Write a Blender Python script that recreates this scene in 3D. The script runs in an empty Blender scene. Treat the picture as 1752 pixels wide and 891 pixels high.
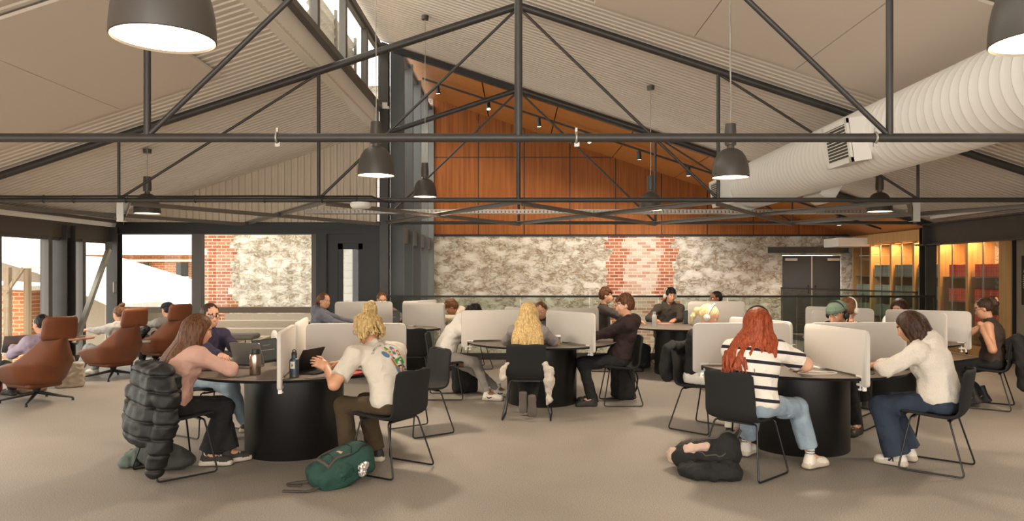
import bpy, math, random
import numpy as np
from mathutils import Vector, Matrix, Euler
from mathutils.bvhtree import BVHTree
random.seed(7)
S = bpy.context.scene
C = S.collection
R = math.radians
PI = math.pi
# ------------------------------------------------------------------ camera
cd = bpy.data.cameras.new('camera')
cam = bpy.data.objects.new('camera', cd); C.objects.link(cam)
cam.location = (0, 0, 1.6); cam.rotation_euler = (R(90), 0, 0)
cd.sensor_width = 36; cd.lens = 1270 / 1752 * 36
cd.shift_x = -11 / 1752; cd.shift_y = 20.5 / 1752
cd.clip_start = .05; cd.clip_end = 300
S.camera = cam
# ------------------------------------------------------------------ light
S.view_settings.view_transform = 'Standard'; S.view_settings.look = 'None'
S.view_settings.gamma = 1; S.view_settings.use_curve_mapping = False
S.view_settings.exposure = 0.0
w = bpy.data.worlds.new('sky'); S.world = w; w.use_nodes = True
bg = w.node_tree.nodes['Background']
bg.inputs[0].default_value = (1.0, .975, .93, 1); bg.inputs[1].default_value = 5.0
LAMP_W = 24.0
S.cycles.use_denoising = True
S.cycles.max_bounces = 8; S.cycles.diffuse_bounces = 4; S.cycles.glossy_bounces = 3
S.cycles.transmission_bounces = 4; S.cycles.transparent_max_bounces = 10
S.cycles.sample_clamp_indirect = 6; S.cycles.caustics_reflective = False; S.cycles.caustics_refractive = False
def portal(loc, rot, sx, sy):
    l = bpy.data.lights.new('daylight_portal', 'AREA'); l.shape = 'RECTANGLE'; l.size = sx; l.size_y = sy
    l.cycles.is_portal = True
    o = bpy.data.objects.new('daylight_portal', l); C.objects.link(o); o.location = loc; o.rotation_euler = rot
portal((0, -4.4, 2.4), (R(90), 0, 0), 16, 4.6)               # hall end left unbuilt behind the camera so sky fills the room (faces +Y)
portal((-7.85, 5, 1.2), (0, R(-90), 0), 2.4, 18)             # left glazing (faces +X)
portal((-2.7, 5, 5.25), (0, R(-90), 0), 1.2, 18)             # clerestory
portal((-5.7, 14.3, 1.2), (R(-90), 0, 0), 3.8, 2.3)          # end glazing (faces -Y)
portal((-2.42, 16.8, 2.6), (0, R(-90), 0), 6.2, 5.2)         # glazing beside the void
# ------------------------------------------------------------------ helpers
def lin(c):
    c /= 255.0
    return c / 12.92 if c <= .04045 else ((c + .055) / 1.055) ** 2.4
def rgb(h):
    if isinstance(h, str):
        h = h.lstrip('#'); h = tuple(int(h[i:i + 2], 16) for i in (0, 2, 4))
    return tuple(lin(v) for v in h) + (1,)
MATS = {}
def mat(name, col, rough=.6, metal=0.0, bump=0.0, bscale=40.0, var=0.0, vscale=6.0, emit=None, estr=0, spec=.5, trans=0, stretch=(1, 1, 1), detail=3):
    if name in MATS: return MATS[name]
    m = bpy.data.materials.new(name); m.use_nodes = True; MATS[name] = m
    nt = m.node_tree; b = nt.nodes['Principled BSDF']
    c = rgb(col)
    b.inputs['Base Color'].default_value = c; b.inputs['Roughness'].default_value = rough
    b.inputs['Metallic'].default_value = metal; b.inputs['Specular IOR Level'].default_value = spec
    m.diffuse_color = c
    if trans: b.inputs['Transmission Weight'].default_value = trans
    if emit is not None:
        b.inputs['Emission Color'].default_value = rgb(emit); b.inputs['Emission Strength'].default_value = estr
    if bump or var:
        tc = nt.nodes.new('ShaderNodeTexCoord'); mp = nt.nodes.new('ShaderNodeMapping'); mp.inputs['Scale'].default_value = stretch
        nt.links.new(tc.outputs['Object'], mp.inputs[0])
    if bump:
        n = nt.nodes.new('ShaderNodeTexNoise'); n.inputs['Scale'].default_value = bscale; n.inputs['Detail'].default_value = detail
        nt.links.new(mp.outputs[0], n.inputs['Vector'])
        bp = nt.nodes.new('ShaderNodeBump'); bp.inputs['Strength'].default_value = bump; bp.inputs['Distance'].default_value = .02
        nt.links.new(n.outputs['Fac'], bp.inputs['Height']); nt.links.new(bp.outputs[0], b.inputs['Normal'])
    if var:
        n2 = nt.nodes.new('ShaderNodeTexNoise'); n2.inputs['Scale'].default_value = vscale; n2.inputs['Detail'].default_value = 4
        nt.links.new(mp.outputs[0], n2.inputs['Vector'])
        mx = nt.nodes.new('ShaderNodeMix'); mx.data_type = 'RGBA'
        lo = tuple(v * (1 - var) for v in c[:3]) + (1,); hi = tuple(min(1, v * (1 + var)) for v in c[:3]) + (1,)
        mx.inputs['A'].default_value = lo; mx.inputs['B'].default_value = hi
        mr = nt.nodes.new('ShaderNodeMapRange'); mr.inputs['From Min'].default_value = .3; mr.inputs['From Max'].default_value = .7
        nt.links.new(n2.outputs['Fac'], mr.inputs['Value']); nt.links.new(mr.outputs[0], mx.inputs['Factor'])
        nt.links.new(mx.outputs['Result'], b.inputs['Base Color'])
    return m
def tag(o, label=None, cat=None, group=None, kind=None):
    if label: o['label'] = label
    if cat: o['category'] = cat
    if group: o['group'] = group
    if kind: o['kind'] = kind
    return o
def empty(name, loc=(0, 0, 0), rz=0, label=None, cat=None, group=None, kind=None):
    o = bpy.data.objects.new(name, None); C.objects.link(o); o.empty_display_size = .1
    o.location = loc; o.rotation_euler = (0, 0, rz)
    return tag(o, label, cat, group, kind)
def mesh_obj(name, verts, faces, mats, parent=None, smooth=True, angle=40, midx=None):
    me = bpy.data.meshes.new(name)
    me.from_pydata([tuple(v) for v in verts], [], [tuple(f) for f in faces]); me.update()
    for m in (mats if isinstance(mats, (list, tuple)) else [mats]): me.materials.append(m)
    if smooth:
        me.polygons.foreach_set('use_smooth', [True] * len(me.polygons))
        if angle: me.set_sharp_from_angle(angle=R(angle))
    if midx is not None: me.polygons.foreach_set('material_index', midx)
    o = bpy.data.objects.new(name, me); C.objects.link(o)
    if parent: o.parent = parent
    return o
def frame_of(d, up=(0, 0, 1)):
    d = Vector(d).normalized(); u = Vector(up)
    if abs(d.dot(u)) > .98: u = Vector((0, 1, 0))
    x = d.cross(u).normalized(); y = x.cross(d).normalized()
    return x, y, d
class MB:
    def __init__(s): s.v = []; s.f = []; s.mi = []; s.cm = 0; s.M = None
    def add(s, vs, fs):
        b = len(s.v)
        for p in vs:
            p = Vector(p)
            s.v.append(s.M @ p if s.M else p)
        for f in fs: s.f.append([i + b for i in f]); s.mi.append(s.cm)
        return s
    def box(s, c, d, bev=0.0, rot=None):
        hx, hy, hz = d[0] / 2, d[1] / 2, d[2] / 2
        c = Vector(c); rot = rot or Matrix.Identity(3)
        b = min(bev, hx * .99, hy * .99, hz * .99)
        if b <= 0:
            vs = [c + rot @ Vector((x * hx, y * hy, z * hz)) for x in (-1, 1) for y in (-1, 1) for z in (-1, 1)]
            return s.add(vs, [(0, 1, 3, 2), (4, 6, 7, 5), (0, 4, 5, 1), (2, 3, 7, 6), (0, 2, 6, 4), (1, 5, 7, 3)])
        vs = []; idx = {}
        for x in (-1, 1):
            for y in (-1, 1):
                for z in (-1, 1):
                    for a in range(3):
                        p = [x * (hx - b), y * (hy - b), z * (hz - b)]
                        p[a] = (x * hx, y * hy, z * hz)[a]
                        idx[(x, y, z, a)] = len(vs); vs.append(c + rot @ Vector(p))
        fs = []
        g = lambda x, y, z, a: idx[(x, y, z, a)]
        for q in (-1, 1):
            fs.append([g(q, -1, -1, 0), g(q, 1, -1, 0), g(q, 1, 1, 0), g(q, -1, 1, 0)][::q])
            fs.append([g(-1, q, -1, 1), g(-1, q, 1, 1), g(1, q, 1, 1), g(1, q, -1, 1)][::q])
            fs.append([g(-1, -1, q, 2), g(1, -1, q, 2), g(1, 1, q, 2), g(-1, 1, q, 2)][::q])
        for q in (-1, 1):
            for r_ in (-1, 1):
                k = q * r_
                fs.append([g(-1, q, r_, 1), g(1, q, r_, 1), g(1, q, r_, 2), g(-1, q, r_, 2)][::-k])
                fs.append([g(q, -1, r_, 0), g(q, 1, r_, 0), g(q, 1, r_, 2), g(q, -1, r_, 2)][::k])
                fs.append([g(q, r_, -1, 0), g(q, r_, 1, 0), g(q, r_, 1, 1), g(q, r_, -1, 1)][::-k])
        for x in (-1, 1):
            for y in (-1, 1):
                for z in (-1, 1):
                    fs.append([g(x, y, z, 0), g(x, y, z, 1), g(x, y, z, 2)][::x * y * z])
        return s.add(vs, fs)
    def bar(s, a, b, wd, ht, bev=0.0, up=(0, 0, 1)):
        a, b = Vector(a), Vector(b); x, y, d = frame_of(b - a, up)
        rot = Matrix((x, d, y)).transposed()
        return s.box((a + b) / 2, (wd, (b - a).length, ht), bev, rot)
    def tube(s, pts, r, n=10, caps=True, closed=False):
        pts = [Vector(p) for p in pts]; m = len(pts)
        rs = r if isinstance(r, (list, tuple)) else [r] * m
        vs = []; prev = None
        for i, p in enumerate(pts):
            if closed: d = pts[(i + 1) % m] - pts[i - 1]
            else: d = pts[min(i + 1, m - 1)] - pts[max(i - 1, 0)]
            if d.length < 1e-9: d = Vector((0, 0, 1))
            d.normalize()
            if prev is None: x = frame_of(d)[0]; y = d.cross(x)
            else:
                x = (prev - d * prev.dot(d))
                x = x.normalized() if x.length > 1e-6 else frame_of(d)[0]
                y = d.cross(x)
            prev = x
            for k in range(n):
                t = 2 * PI * k / n
                vs.append(p + (x * math.cos(t) + y * math.sin(t)) * rs[i])
        fs = []
        for i in range(m if closed else m - 1):
            j = (i + 1) % m
            for k in range(n):
                l = (k + 1) % n
                fs.append((i * n + k, i * n + l, j * n + l, j * n + k))
        if caps and not closed:
            fs.append(list(range(n))[::-1]); fs.append([(m - 1) * n + k for k in range(n)])
        return s.add(vs, fs)
    def lathe(s, prof, n=24, c=(0, 0, 0), axis=None):
        vs = []; c = Vector(c)
        rot = Matrix.Identity(3) if axis is None else Matrix([*frame_of(axis)]).transposed()
        for (r, z) in prof:
            for k in range(n):
                t = 2 * PI * k / n
                vs.append(c + rot @ Vector((max(r, 1e-5) * math.cos(t), max(r, 1e-5) * math.sin(t), z)))
        fs = []
        for i in range(len(prof) - 1):
            for k in range(n):
                l = (k + 1) % n
                fs.append((i * n + k, i * n + l, (i + 1) * n + l, (i + 1) * n + k))
        return s.add(vs, fs)
    def prism(s, poly, a, b, M=None):
        """poly: 2D outline; extruded from z=a to z=b in a local frame M (4x4)"""
        M = M or Matrix.Identity(4); n = len(poly)
        vs = [M @ Vector((p[0], p[1], a)) for p in poly] + [M @ Vector((p[0], p[1], b)) for p in poly]
        fs = [list(range(n))[::-1], [n + i for i in range(n)]]
        for i in range(n): j = (i + 1) % n; fs.append((i, j, n + j, n + i))
        return s.add(vs, fs)
    def build(s, name, mats, parent=None, smooth=True, angle=40):
        return mesh_obj(name, s.v, s.f, mats, parent, smooth, angle, s.mi)
def rrect(w_, h_, r, n=6, x0=0, y0=0):
    pts = []
    for cx, cy, a in ((w_ / 2 - r, h_ / 2 - r, 0), (-w_ / 2 + r, h_ / 2 - r, 90), (-w_ / 2 + r, -h_ / 2 + r, 180), (w_ / 2 - r, -h_ / 2 + r, 270)):
        for k in range(n + 1):
            t = R(a + 90 * k / n); pts.append((x0 + cx + r * math.cos(t), y0 + cy + r * math.sin(t)))
    return pts
def copy_tree(o, parent=None):
    c = o.copy(); C.objects.link(c); c.parent = parent
    for ch in list(o.children): copy_tree(ch, c)
    return c
def fillet(pts, r, n=5):
    out = [Vector(pts[0])]
    for i in range(1, len(pts) - 1):
        p, a, b = Vector(pts[i]), Vector(pts[i - 1]), Vector(pts[i + 1])
        da, db = (a - p), (b - p); k = min(r, da.length * .45, db.length * .45)
        A, B = p + da.normalized() * k, p + db.normalized() * k
        for t in range(n + 1):
            u = t / n; out.append(A * (1 - u) ** 2 + p * 2 * u * (1 - u) + B * u * u)
    out.append(Vector(pts[-1])); return out
def XF(loc, rz=0): return Matrix.Translation(Vector(loc)) @ Matrix.Rotation(rz, 4, 'Z')
def face_to(dx, dy): return math.atan2(-dx, dy)               # local +Y turned towards (dx, dy)
# ------------------------------------------------------------------ implicit surfaces -> one continuous mesh
rng = np.random.default_rng(3)
_ND = rng.normal(size=(14, 3)); _ND /= np.linalg.norm(_ND, axis=1)[:, None]; _NP = rng.uniform(0, 6.28, 14)
def wob(X, Y, Z, wl, seed=0):
    """cheap smooth pseudo noise, about -1..1, wavelength wl"""
    o = np.zeros(np.broadcast(X, Y, Z).shape, np.float32)
    for i in range(7):
        d = _ND[(i + seed) % 14]; k = 6.283 / wl * (.6 + .22 * i)
        o += np.sin(k * (X * d[0] + Y * d[1] + Z * d[2]) + _NP[(i * 3 + seed) % 14] + 1.7 * np.sin(.5 * k * (X * d[2] - Y * d[0] + Z * d[1])))
    return o / 3.2
class SDF:
    def __init__(s, M=None): s.p = []; s.M = M
    def _pt(s, a):
        a = Vector(a); return np.array(s.M @ a if s.M else a, np.float32)
    def _rot(s, R_):
        R_ = R_ if R_ is not None else Matrix.Identity(3)
        return np.array((s.M.to_3x3() @ R_) if s.M else R_, np.float32)
    def cap(s, a, b, ra, rb=None, m=0, k=.02, flat=None, sub=False):
        s.p.append(('c', s._pt(a), s._pt(b), ra, ra if rb is None else rb, m, k, flat, sub)); return s
    def chain(s, pts, rs, m=0, k=.02, flat=None):
        for i in range(len(pts) - 1):
            r0, r1 = (rs[i], rs[i + 1]) if isinstance(rs, (list, tuple)) else (rs, rs)
            s.cap(pts[i], pts[i + 1], r0, r1, m, k, flat if i == len(pts) - 2 else None)
        return s
    def ell(s, c, r, R_=None, m=0, k=.02, sub=False):
        s.p.append(('e', s._pt(c), np.array(r, np.float32), s._rot(R_), m, k, sub)); return s
    def box(s, c, h, R_=None, r=.01, m=0, k=.01, sub=False):
        s.p.append(('b', s._pt(c), np.array(h, np.float32), s._rot(R_), r, m, k, sub)); return s
    def bounds(s):
        lo = np.full(3, 1e9); hi = -lo
        for q in s.p:
            if q[0] == 'c':
                if q[8]: continue
                for c, r in ((q[1], q[3]), (q[2], q[4])): lo = np.minimum(lo, c - r); hi = np.maximum(hi, c + r)
            else:
                if q[-1]: continue
                e = np.abs(q[3]) @ (q[2] + (q[4] if q[0] == 'b' else 0)); lo = np.minimum(lo, q[1] - e); hi = np.maximum(hi, q[1] + e)
        return lo, hi
    def build(s, name, mats, h, parent=None, fold=0, wl=.12, seed=0, cut=None, extra=None, smooth_it=1, solid=None):
        lo, hi = s.bounds(); lo = lo - 4 * h - fold; hi = hi + 4 * h + fold
        n = np.ceil((hi - lo) / h).astype(int) + 1
        ax = [(lo[i] + h * np.arange(n[i])).astype(np.float32) for i in range(3)]
        D = np.full(n, .5, np.float32); B = np.full(n, .5, np.float32); Mi = np.zeros(n, np.uint8)
        for q in s.p:
            if q[0] == 'c':
                r = max(q[3], q[4]); l_ = np.minimum(q[1], q[2]) - r; h_ = np.maximum(q[1], q[2]) + r
                m, k, sub = q[5], q[6], q[8]
            else:
                e = np.abs(q[3]) @ (q[2] + (q[4] if q[0] == 'b' else 0)); l_ = q[1] - e; h_ = q[1] + e
                m, k, sub = q[-3], q[-2], q[-1]
            pad = k + 3 * h + .012
            i0 = np.maximum(np.floor((l_ - pad - lo) / h).astype(int), 0); i1 = np.minimum(np.ceil((h_ + pad - lo) / h).astype(int) + 1, n)
            if (i1 <= i0).any(): continue
            sl = tuple(slice(i0[i], i1[i]) for i in range(3))
            X = ax[0][sl[0]][:, None, None]; Y = ax[1][sl[1]][None, :, None]; Z = ax[2][sl[2]][None, None, :]
            if q[0] == 'c':
                a, b, ra, rb, flat = q[1], q[2], q[3], q[4], q[7]
                d = b - a; L2 = float(d @ d) + 1e-12
                t = np.clip(((X - a[0]) * d[0] + (Y - a[1]) * d[1] + (Z - a[2]) * d[2]) / L2, 0, 1)
                dist = np.sqrt((X - a[0] - t * d[0]) ** 2 + (Y - a[1] - t * d[1]) ** 2 + (Z - a[2] - t * d[2]) ** 2) - (ra + (rb - ra) * t)
                if flat is not None:
                    u = d / math.sqrt(L2); dist = np.maximum(dist, (X - b[0]) * u[0] + (Y - b[1]) * u[1] + (Z - b[2]) * u[2] - flat)
            else:
                Rm = q[3]; x, y, z = X - q[1][0], Y - q[1][1], Z - q[1][2]
                u = [x * Rm[0, j] + y * Rm[1, j] + z * Rm[2, j] for j in range(3)]
                if q[0] == 'e':
                    rr = q[2]; k0 = np.sqrt(sum((u[j] / rr[j]) ** 2 for j in range(3))); k1 = np.sqrt(sum((u[j] / rr[j] ** 2) ** 2 for j in range(3))) + 1e-9
                    dist = k0 * (k0 - 1) / k1
                else:
                    hh, r = q[2], q[4]
                    w_ = [np.abs(u[j]) - hh[j] for j in range(3)]
                    dist = np.sqrt(sum(np.maximum(v, 0) ** 2 for v in w_)) + np.minimum(np.maximum(np.maximum(w_[0], w_[1]), w_[2]), 0) - r
            Dv = D[sl]
            if sub:
                hh = np.maximum(k - np.abs(-dist - Dv), 0) / max(k, 1e-6); D[sl] = np.maximum(Dv, -dist) + hh * hh * k * .25; continue
            Bv = B[sl]; Mv = Mi[sl]; better = dist < Bv
            Mv[better] = m; Bv[better] = dist[better]
            hh = np.maximum(k - np.abs(dist - Dv), 0) / max(k, 1e-6)
            D[sl] = np.minimum(dist, Dv) - hh * hh * k * .25
        if extra is not None: D = extra(D, ax[0][:, None, None], ax[1][None, :, None], ax[2][None, None, :])
        if fold:
            I = np.nonzero(np.abs(D) < fold * 2 + 3 * h)
            D[I] += fold * wob(ax[0][I[0]], ax[1][I[1]], ax[2][I[2]], wl, seed)
        for (pn, pd) in (cut or []):     # keep dot(p, n) < d
            D = np.maximum(D, ax[0][:, None, None] * pn[0] + ax[1][None, :, None] * pn[1] + ax[2][None, None, :] * pn[2] - pd)
        D[0] = D[-1] = .1; D[:, 0] = D[:, -1] = .1; D[:, :, 0] = D[:, :, -1] = .1
        return nets(name, D, Mi, lo, h, mats, parent)
def nets(name, D, Mi, lo, h, mats, parent):
    s = D < 0; nx, ny, nz = D.shape
    cnt = np.zeros((nx - 1, ny - 1, nz - 1), np.uint8)
    for i in (0, 1):
        for j in (0, 1):
            for k in (0, 1): cnt += s[i:nx - 1 + i, j:ny - 1 + j, k:nz - 1 + k]
    act = (cnt > 0) & (cnt < 8); I = np.argwhere(act); N = len(I)
    idx = np.full(act.shape, -1, np.int64); idx[act] = np.arange(N)
    acc = np.zeros((N, 3)); num = np.zeros(N)
    co = [(i, j, k) for i in (0, 1) for j in (0, 1) for k in (0, 1)]
    for a in co:
        for ax_ in range(3):
            if a[ax_]: continue
            b = list(a); b[ax_] = 1
            da = D[I[:, 0] + a[0], I[:, 1] + a[1], I[:, 2] + a[2]].astype(float); db = D[I[:, 0] + b[0], I[:, 1] + b[1], I[:, 2] + b[2]].astype(float)
            c = (da < 0) != (db < 0); t = np.where(c, da / np.where(c, da - db, 1), 0)
            for q in range(3): acc[:, q] += np.where(c, a[q] + (t if q == ax_ else 0), 0)
            num += c
    V = (I + acc / num[:, None]) * h + lo
    F = []
    for ax_ in range(3):
        o = [[0, 0, 0], [0, 0, 0]]; o[1][ax_] = 1
        A = s[:nx - 1, :ny - 1, :nz - 1]
        Bq = s[o[1][0]:nx - 1 + o[1][0], o[1][1]:ny - 1 + o[1][1], o[1][2]:nz - 1 + o[1][2]]
        E = np.argwhere(A != Bq); u, v = (ax_ + 1) % 3, (ax_ + 2) % 3
        E = E[(E[:, u] > 0) & (E[:, v] > 0)]
        ins = A[E[:, 0], E[:, 1], E[:, 2]]
        du = np.zeros(3, int); dv = np.zeros(3, int); du[u] = 1; dv[v] = 1
        q = [idx[tuple((E - x).T)] for x in (du * 0, du, du + dv, dv)]
        f = np.stack(q, 1); f[~ins] = f[~ins][:, ::-1]; F.append(f)
    F = np.concatenate(F); F = F[(F >= 0).all(1)]
    me = bpy.data.meshes.new(name)
    me.vertices.add(N); me.vertices.foreach_set('co', V.astype(np.float32).ravel())
    me.loops.add(len(F) * 4); me.loops.foreach_set('vertex_index', F.astype(np.int32).ravel())
    me.polygons.add(len(F)); me.polygons.foreach_set('loop_start', np.arange(0, len(F) * 4, 4, dtype=np.int32))
    mats = mats if isinstance(mats, (list, tuple)) else [mats]
    for m in mats: me.materials.append(m)
    if len(mats) > 1:
        vm = Mi[I[:, 0], I[:, 1], I[:, 2]]; me.polygons.foreach_set('material_index', np.minimum(vm[F[:, 0]], len(mats) - 1).astype(np.int32))
    me.polygons.foreach_set('use_smooth', np.ones(len(F), bool)); me.update(calc_edges=True); me.validate()
    o = bpy.data.objects.new(name, me); C.objects.link(o)
    if parent: o.parent = parent
    return o
# ------------------------------------------------------------------ materials
M_steel = mat('dark_steel_paint', '#37332f', .42, bump=.05, bscale=30, var=.12)
M_black = mat('black_metal', '#141312', .45)
M_frame = mat('window_frame_grey', '#5f5953', .5)
M_framed = mat('door_frame_black', '#1d1c1b', .5)
M_deck = mat('roof_deck_paint', '#d8cdbf', .55)
M_panel = mat('ceiling_board', '#dccfc1', .8)
M_fascia = mat('pale_gutter_metal', '#efe8dc', .5)
M_gable = mat('corrugated_cladding', '#cfc0ab', .5)
M_white = mat('white_paint', '#e6e1d8', .6)
M_glavd = mat('galvanised_steel', '#a9a49a', .4, .7)
def nodes(m): return m.node_tree.nodes, m.node_tree.links
def floor_mat():
    m = mat('speckled_floor', '#9c8f80', .62)
    N, L = nodes(m); b = N['Principled BSDF']
    tc = N.new('ShaderNodeTexCoord')
    n1 = N.new('ShaderNodeTexNoise'); n1.inputs['Scale'].default_value = 140; n1.inputs['Detail'].default_value = 2
    n2 = N.new('ShaderNodeTexNoise'); n2.inputs['Scale'].default_value = 1.1; n2.inputs['Detail'].default_value = 3
    L.new(tc.outputs['Object'], n1.inputs['Vector']); L.new(tc.outputs['Object'], n2.inputs['Vector'])
    r1 = N.new('ShaderNodeValToRGB'); e = r1.color_ramp.elements
    e[0].position = .36; e[0].color = rgb('#756b61'); e[1].position = .62; e[1].color = rgb('#a0978c')
    L.new(n1.outputs['Fac'], r1.inputs[0])
    r2 = N.new('ShaderNodeValToRGB'); e = r2.color_ramp.elements
    e[0].position = .35; e[0].color = (.9, .9, .9, 1); e[1].position = .65; e[1].color = (1, 1, 1, 1)
    L.new(n2.outputs['Fac'], r2.inputs[0])
    mx = N.new('ShaderNodeMix'); mx.data_type = 'RGBA'; mx.blend_type = 'MULTIPLY'; mx.inputs['Factor'].default_value = 1
    L.new(r1.outputs[0], mx.inputs['A']); L.new(r2.outputs[0], mx.inputs['B']); L.new(mx.outputs['Result'], b.inputs['Base Color'])
    bp = N.new('ShaderNodeBump'); bp.inputs['Strength'].default_value = .12; bp.inputs['Distance'].default_value = .004
    L.new(n1.outputs['Fac'], bp.inputs['Height']); L.new(bp.outputs[0], b.inputs['Normal'])
    return m
M_floor = floor_mat()
def wood_mat(name, c1, c2, axis='Z', rough=.45, s=1.0):
    m = mat(name, c1, rough, spec=.25); N, L = nodes(m); b = N['Principled BSDF']
    tc = N.new('ShaderNodeTexCoord'); mp = N.new('ShaderNodeMapping')
    sc = {'Z': (26 * s, 26 * s, .7), 'X': (.7, 26 * s, 26 * s), 'Y': (26 * s, .7, 26 * s)}[axis]
    mp.inputs['Scale'].default_value = sc
    L.new(tc.outputs['Object'], mp.inputs[0])
    n = N.new('ShaderNodeTexNoise'); n.inputs['Scale'].default_value = 1; n.inputs['Detail'].default_value = 5; n.inputs['Roughness'].default_value = .65
    L.new(mp.outputs[0], n.inputs['Vector'])
    r = N.new('ShaderNodeValToRGB'); e = r.color_ramp.elements
    e[0].position = .32; e[0].color = rgb(c1); e[1].position = .68; e[1].color = rgb(c2)
    L.new(n.outputs['Fac'], r.inputs[0]); L.new(r.outputs[0], b.inputs['Base Color'])
    bp = N.new('ShaderNodeBump'); bp.inputs['Strength'].default_value = .08; bp.inputs['Distance'].default_value = .005
    L.new(n.outputs['Fac'], bp.inputs['Height']); L.new(bp.outputs[0], b.inputs['Normal'])
    return m
M_wood = wood_mat('red_timber_panel', '#6f3a13', '#8f5421', rough=.6)
M_soffit = wood_mat('red_timber_soffit', '#8f5a2d', '#a86f3c', 'X', .35)
M_oak = wood_mat('oak_veneer', '#a9804f', '#c19a68')
M_oldwood = wood_mat('weathered_timber', '#7d6a55', '#a08a70')
def brick_nodes(N, L, vec, c1, c2, mortar, scale=1.0):
    br = N.new('ShaderNodeTexBrick'); br.inputs['Scale'].default_value = scale
    br.inputs['Brick Width'].default_value = .24; br.inputs['Row Height'].default_value = .086; br.inputs['Mortar Size'].default_value = .011
    br.inputs['Color1'].default_value = rgb(c1); br.inputs['Color2'].default_value = rgb(c2); br.inputs['Mortar'].default_value = rgb(mortar)
    br.inputs['Mortar Smooth'].default_value = .3
    L.new(vec, br.inputs['Vector']); return br
def swap_xz(N, L, a='X'):
    tc = N.new('ShaderNodeTexCoord'); sp = N.new('ShaderNodeSeparateXYZ'); cb = N.new('ShaderNodeCombineXYZ')
    L.new(tc.outputs['Object'], sp.inputs[0]); L.new(sp.outputs[a], cb.inputs['X']); L.new(sp.outputs['Z'], cb.inputs['Y'])
    return tc, sp, cb
def brick_mat(name, c1, c2, mortar, a='X'):
    m = mat(name, c1, .85); N, L = nodes(m); b = N['Principled BSDF']
    tc, sp, cb = swap_xz(N, L, a)
    br = brick_nodes(N, L, cb.outputs[0], c1, c2, mortar)
    L.new(br.outputs['Color'], b.inputs['Base Color'])
    bp = N.new('ShaderNodeBump'); bp.inputs['Strength'].default_value = .4; bp.inputs['Distance'].default_value = .01; bp.invert = True
    L.new(br.outputs['Fac'], bp.inputs['Height']); L.new(bp.outputs[0], b.inputs['Normal'])
    return m
M_brick = brick_mat('orange_brick', '#b5623a', '#c88353', '#cdb99c')
M_bricky = brick_mat('orange_brick_side', '#b5623a', '#c88353', '#cdb99c', 'Y')
def rubble(N, L, vec, lo='#86694a', mid='#b5a38b', hi='#d0c8bb'):
    mp = N.new('ShaderNodeMapping'); mp.inputs['Scale'].default_value = (1, 1, 1.5); L.new(vec, mp.inputs[0])
    n0 = N.new('ShaderNodeTexNoise'); n0.inputs['Scale'].default_value = 5; n0.inputs['Detail'].default_value = 3
    L.new(mp.outputs[0], n0.inputs['Vector'])
    ad = N.new('ShaderNodeVectorMath'); ad.operation = 'MULTIPLY_ADD'; ad.inputs[1].default_value = (.22, .22, .22)
    L.new(n0.outputs['Color'], ad.inputs[0]); L.new(mp.outputs[0], ad.inputs[2])
    n1 = N.new('ShaderNodeTexNoise'); n1.inputs['Scale'].default_value = 3.4; n1.inputs['Detail'].default_value = 3
    n2 = N.new('ShaderNodeTexNoise'); n2.inputs['Scale'].default_value = 11; n2.inputs['Detail'].default_value = 8; n2.inputs['Roughness'].default_value = .62; n2.inputs['Distortion'].default_value = .6
    L.new(ad.outputs[0], n1.inputs['Vector']); L.new(ad.outputs[0], n2.inputs['Vector'])
    # pocked clumps: fine relief strong only where the coarse noise is high
    k = N.new('ShaderNodeMapRange'); k.inputs['From Min'].default_value = .36; k.inputs['From Max'].default_value = .60
    L.new(n1.outputs['Fac'], k.inputs['Value'])
    sb = N.new('ShaderNodeMath'); sb.operation = 'SUBTRACT'; sb.inputs[0].default_value = .56; L.new(n2.outputs['Fac'], sb.inputs[1])
    ml = N.new('ShaderNodeMath'); ml.operation = 'MULTIPLY'; L.new(sb.outputs[0], ml.inputs[0]); L.new(k.outputs[0], ml.inputs[1])
    r = N.new('ShaderNodeValToRGB'); e = r.color_ramp.elements
    e[0].position = .0; e[0].color = rgb(hi); e[1].position = .27; e[1].color = rgb(lo)
    x = r.color_ramp.elements.new(.07); x.color = rgb(mid)
    L.new(ml.outputs[0], r.inputs[0])
    hs = N.new('ShaderNodeMath'); hs.operation = 'MULTIPLY'; hs.inputs[1].default_value = -1.0; L.new(ml.outputs[0], hs.inputs[0])
    h2 = N.new('ShaderNodeMath'); h2.operation = 'MULTIPLY_ADD'; h2.inputs[1].default_value = .35; L.new(n2.outputs['Fac'], h2.inputs[0]); L.new(hs.outputs[0], h2.inputs[2])
    return r.outputs[0], h2.outputs[0]
def band(N, L, sock, lo, hi):
    """1 where lo < sock < hi"""
    a = N.new('ShaderNodeMath'); a.operation = 'GREATER_THAN'; a.inputs[1].default_value = lo; L.new(sock, a.inputs[0])
    c = N.new('ShaderNodeMath'); c.operation = 'LESS_THAN'; c.inputs[1].default_value = hi; L.new(sock, c.inputs[0])
    d = N.new('ShaderNodeMath'); d.operation = 'MULTIPLY'; L.new(a.outputs[0], d.inputs[0]); L.new(c.outputs[0], d.inputs[1]); return d.outputs[0]
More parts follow.
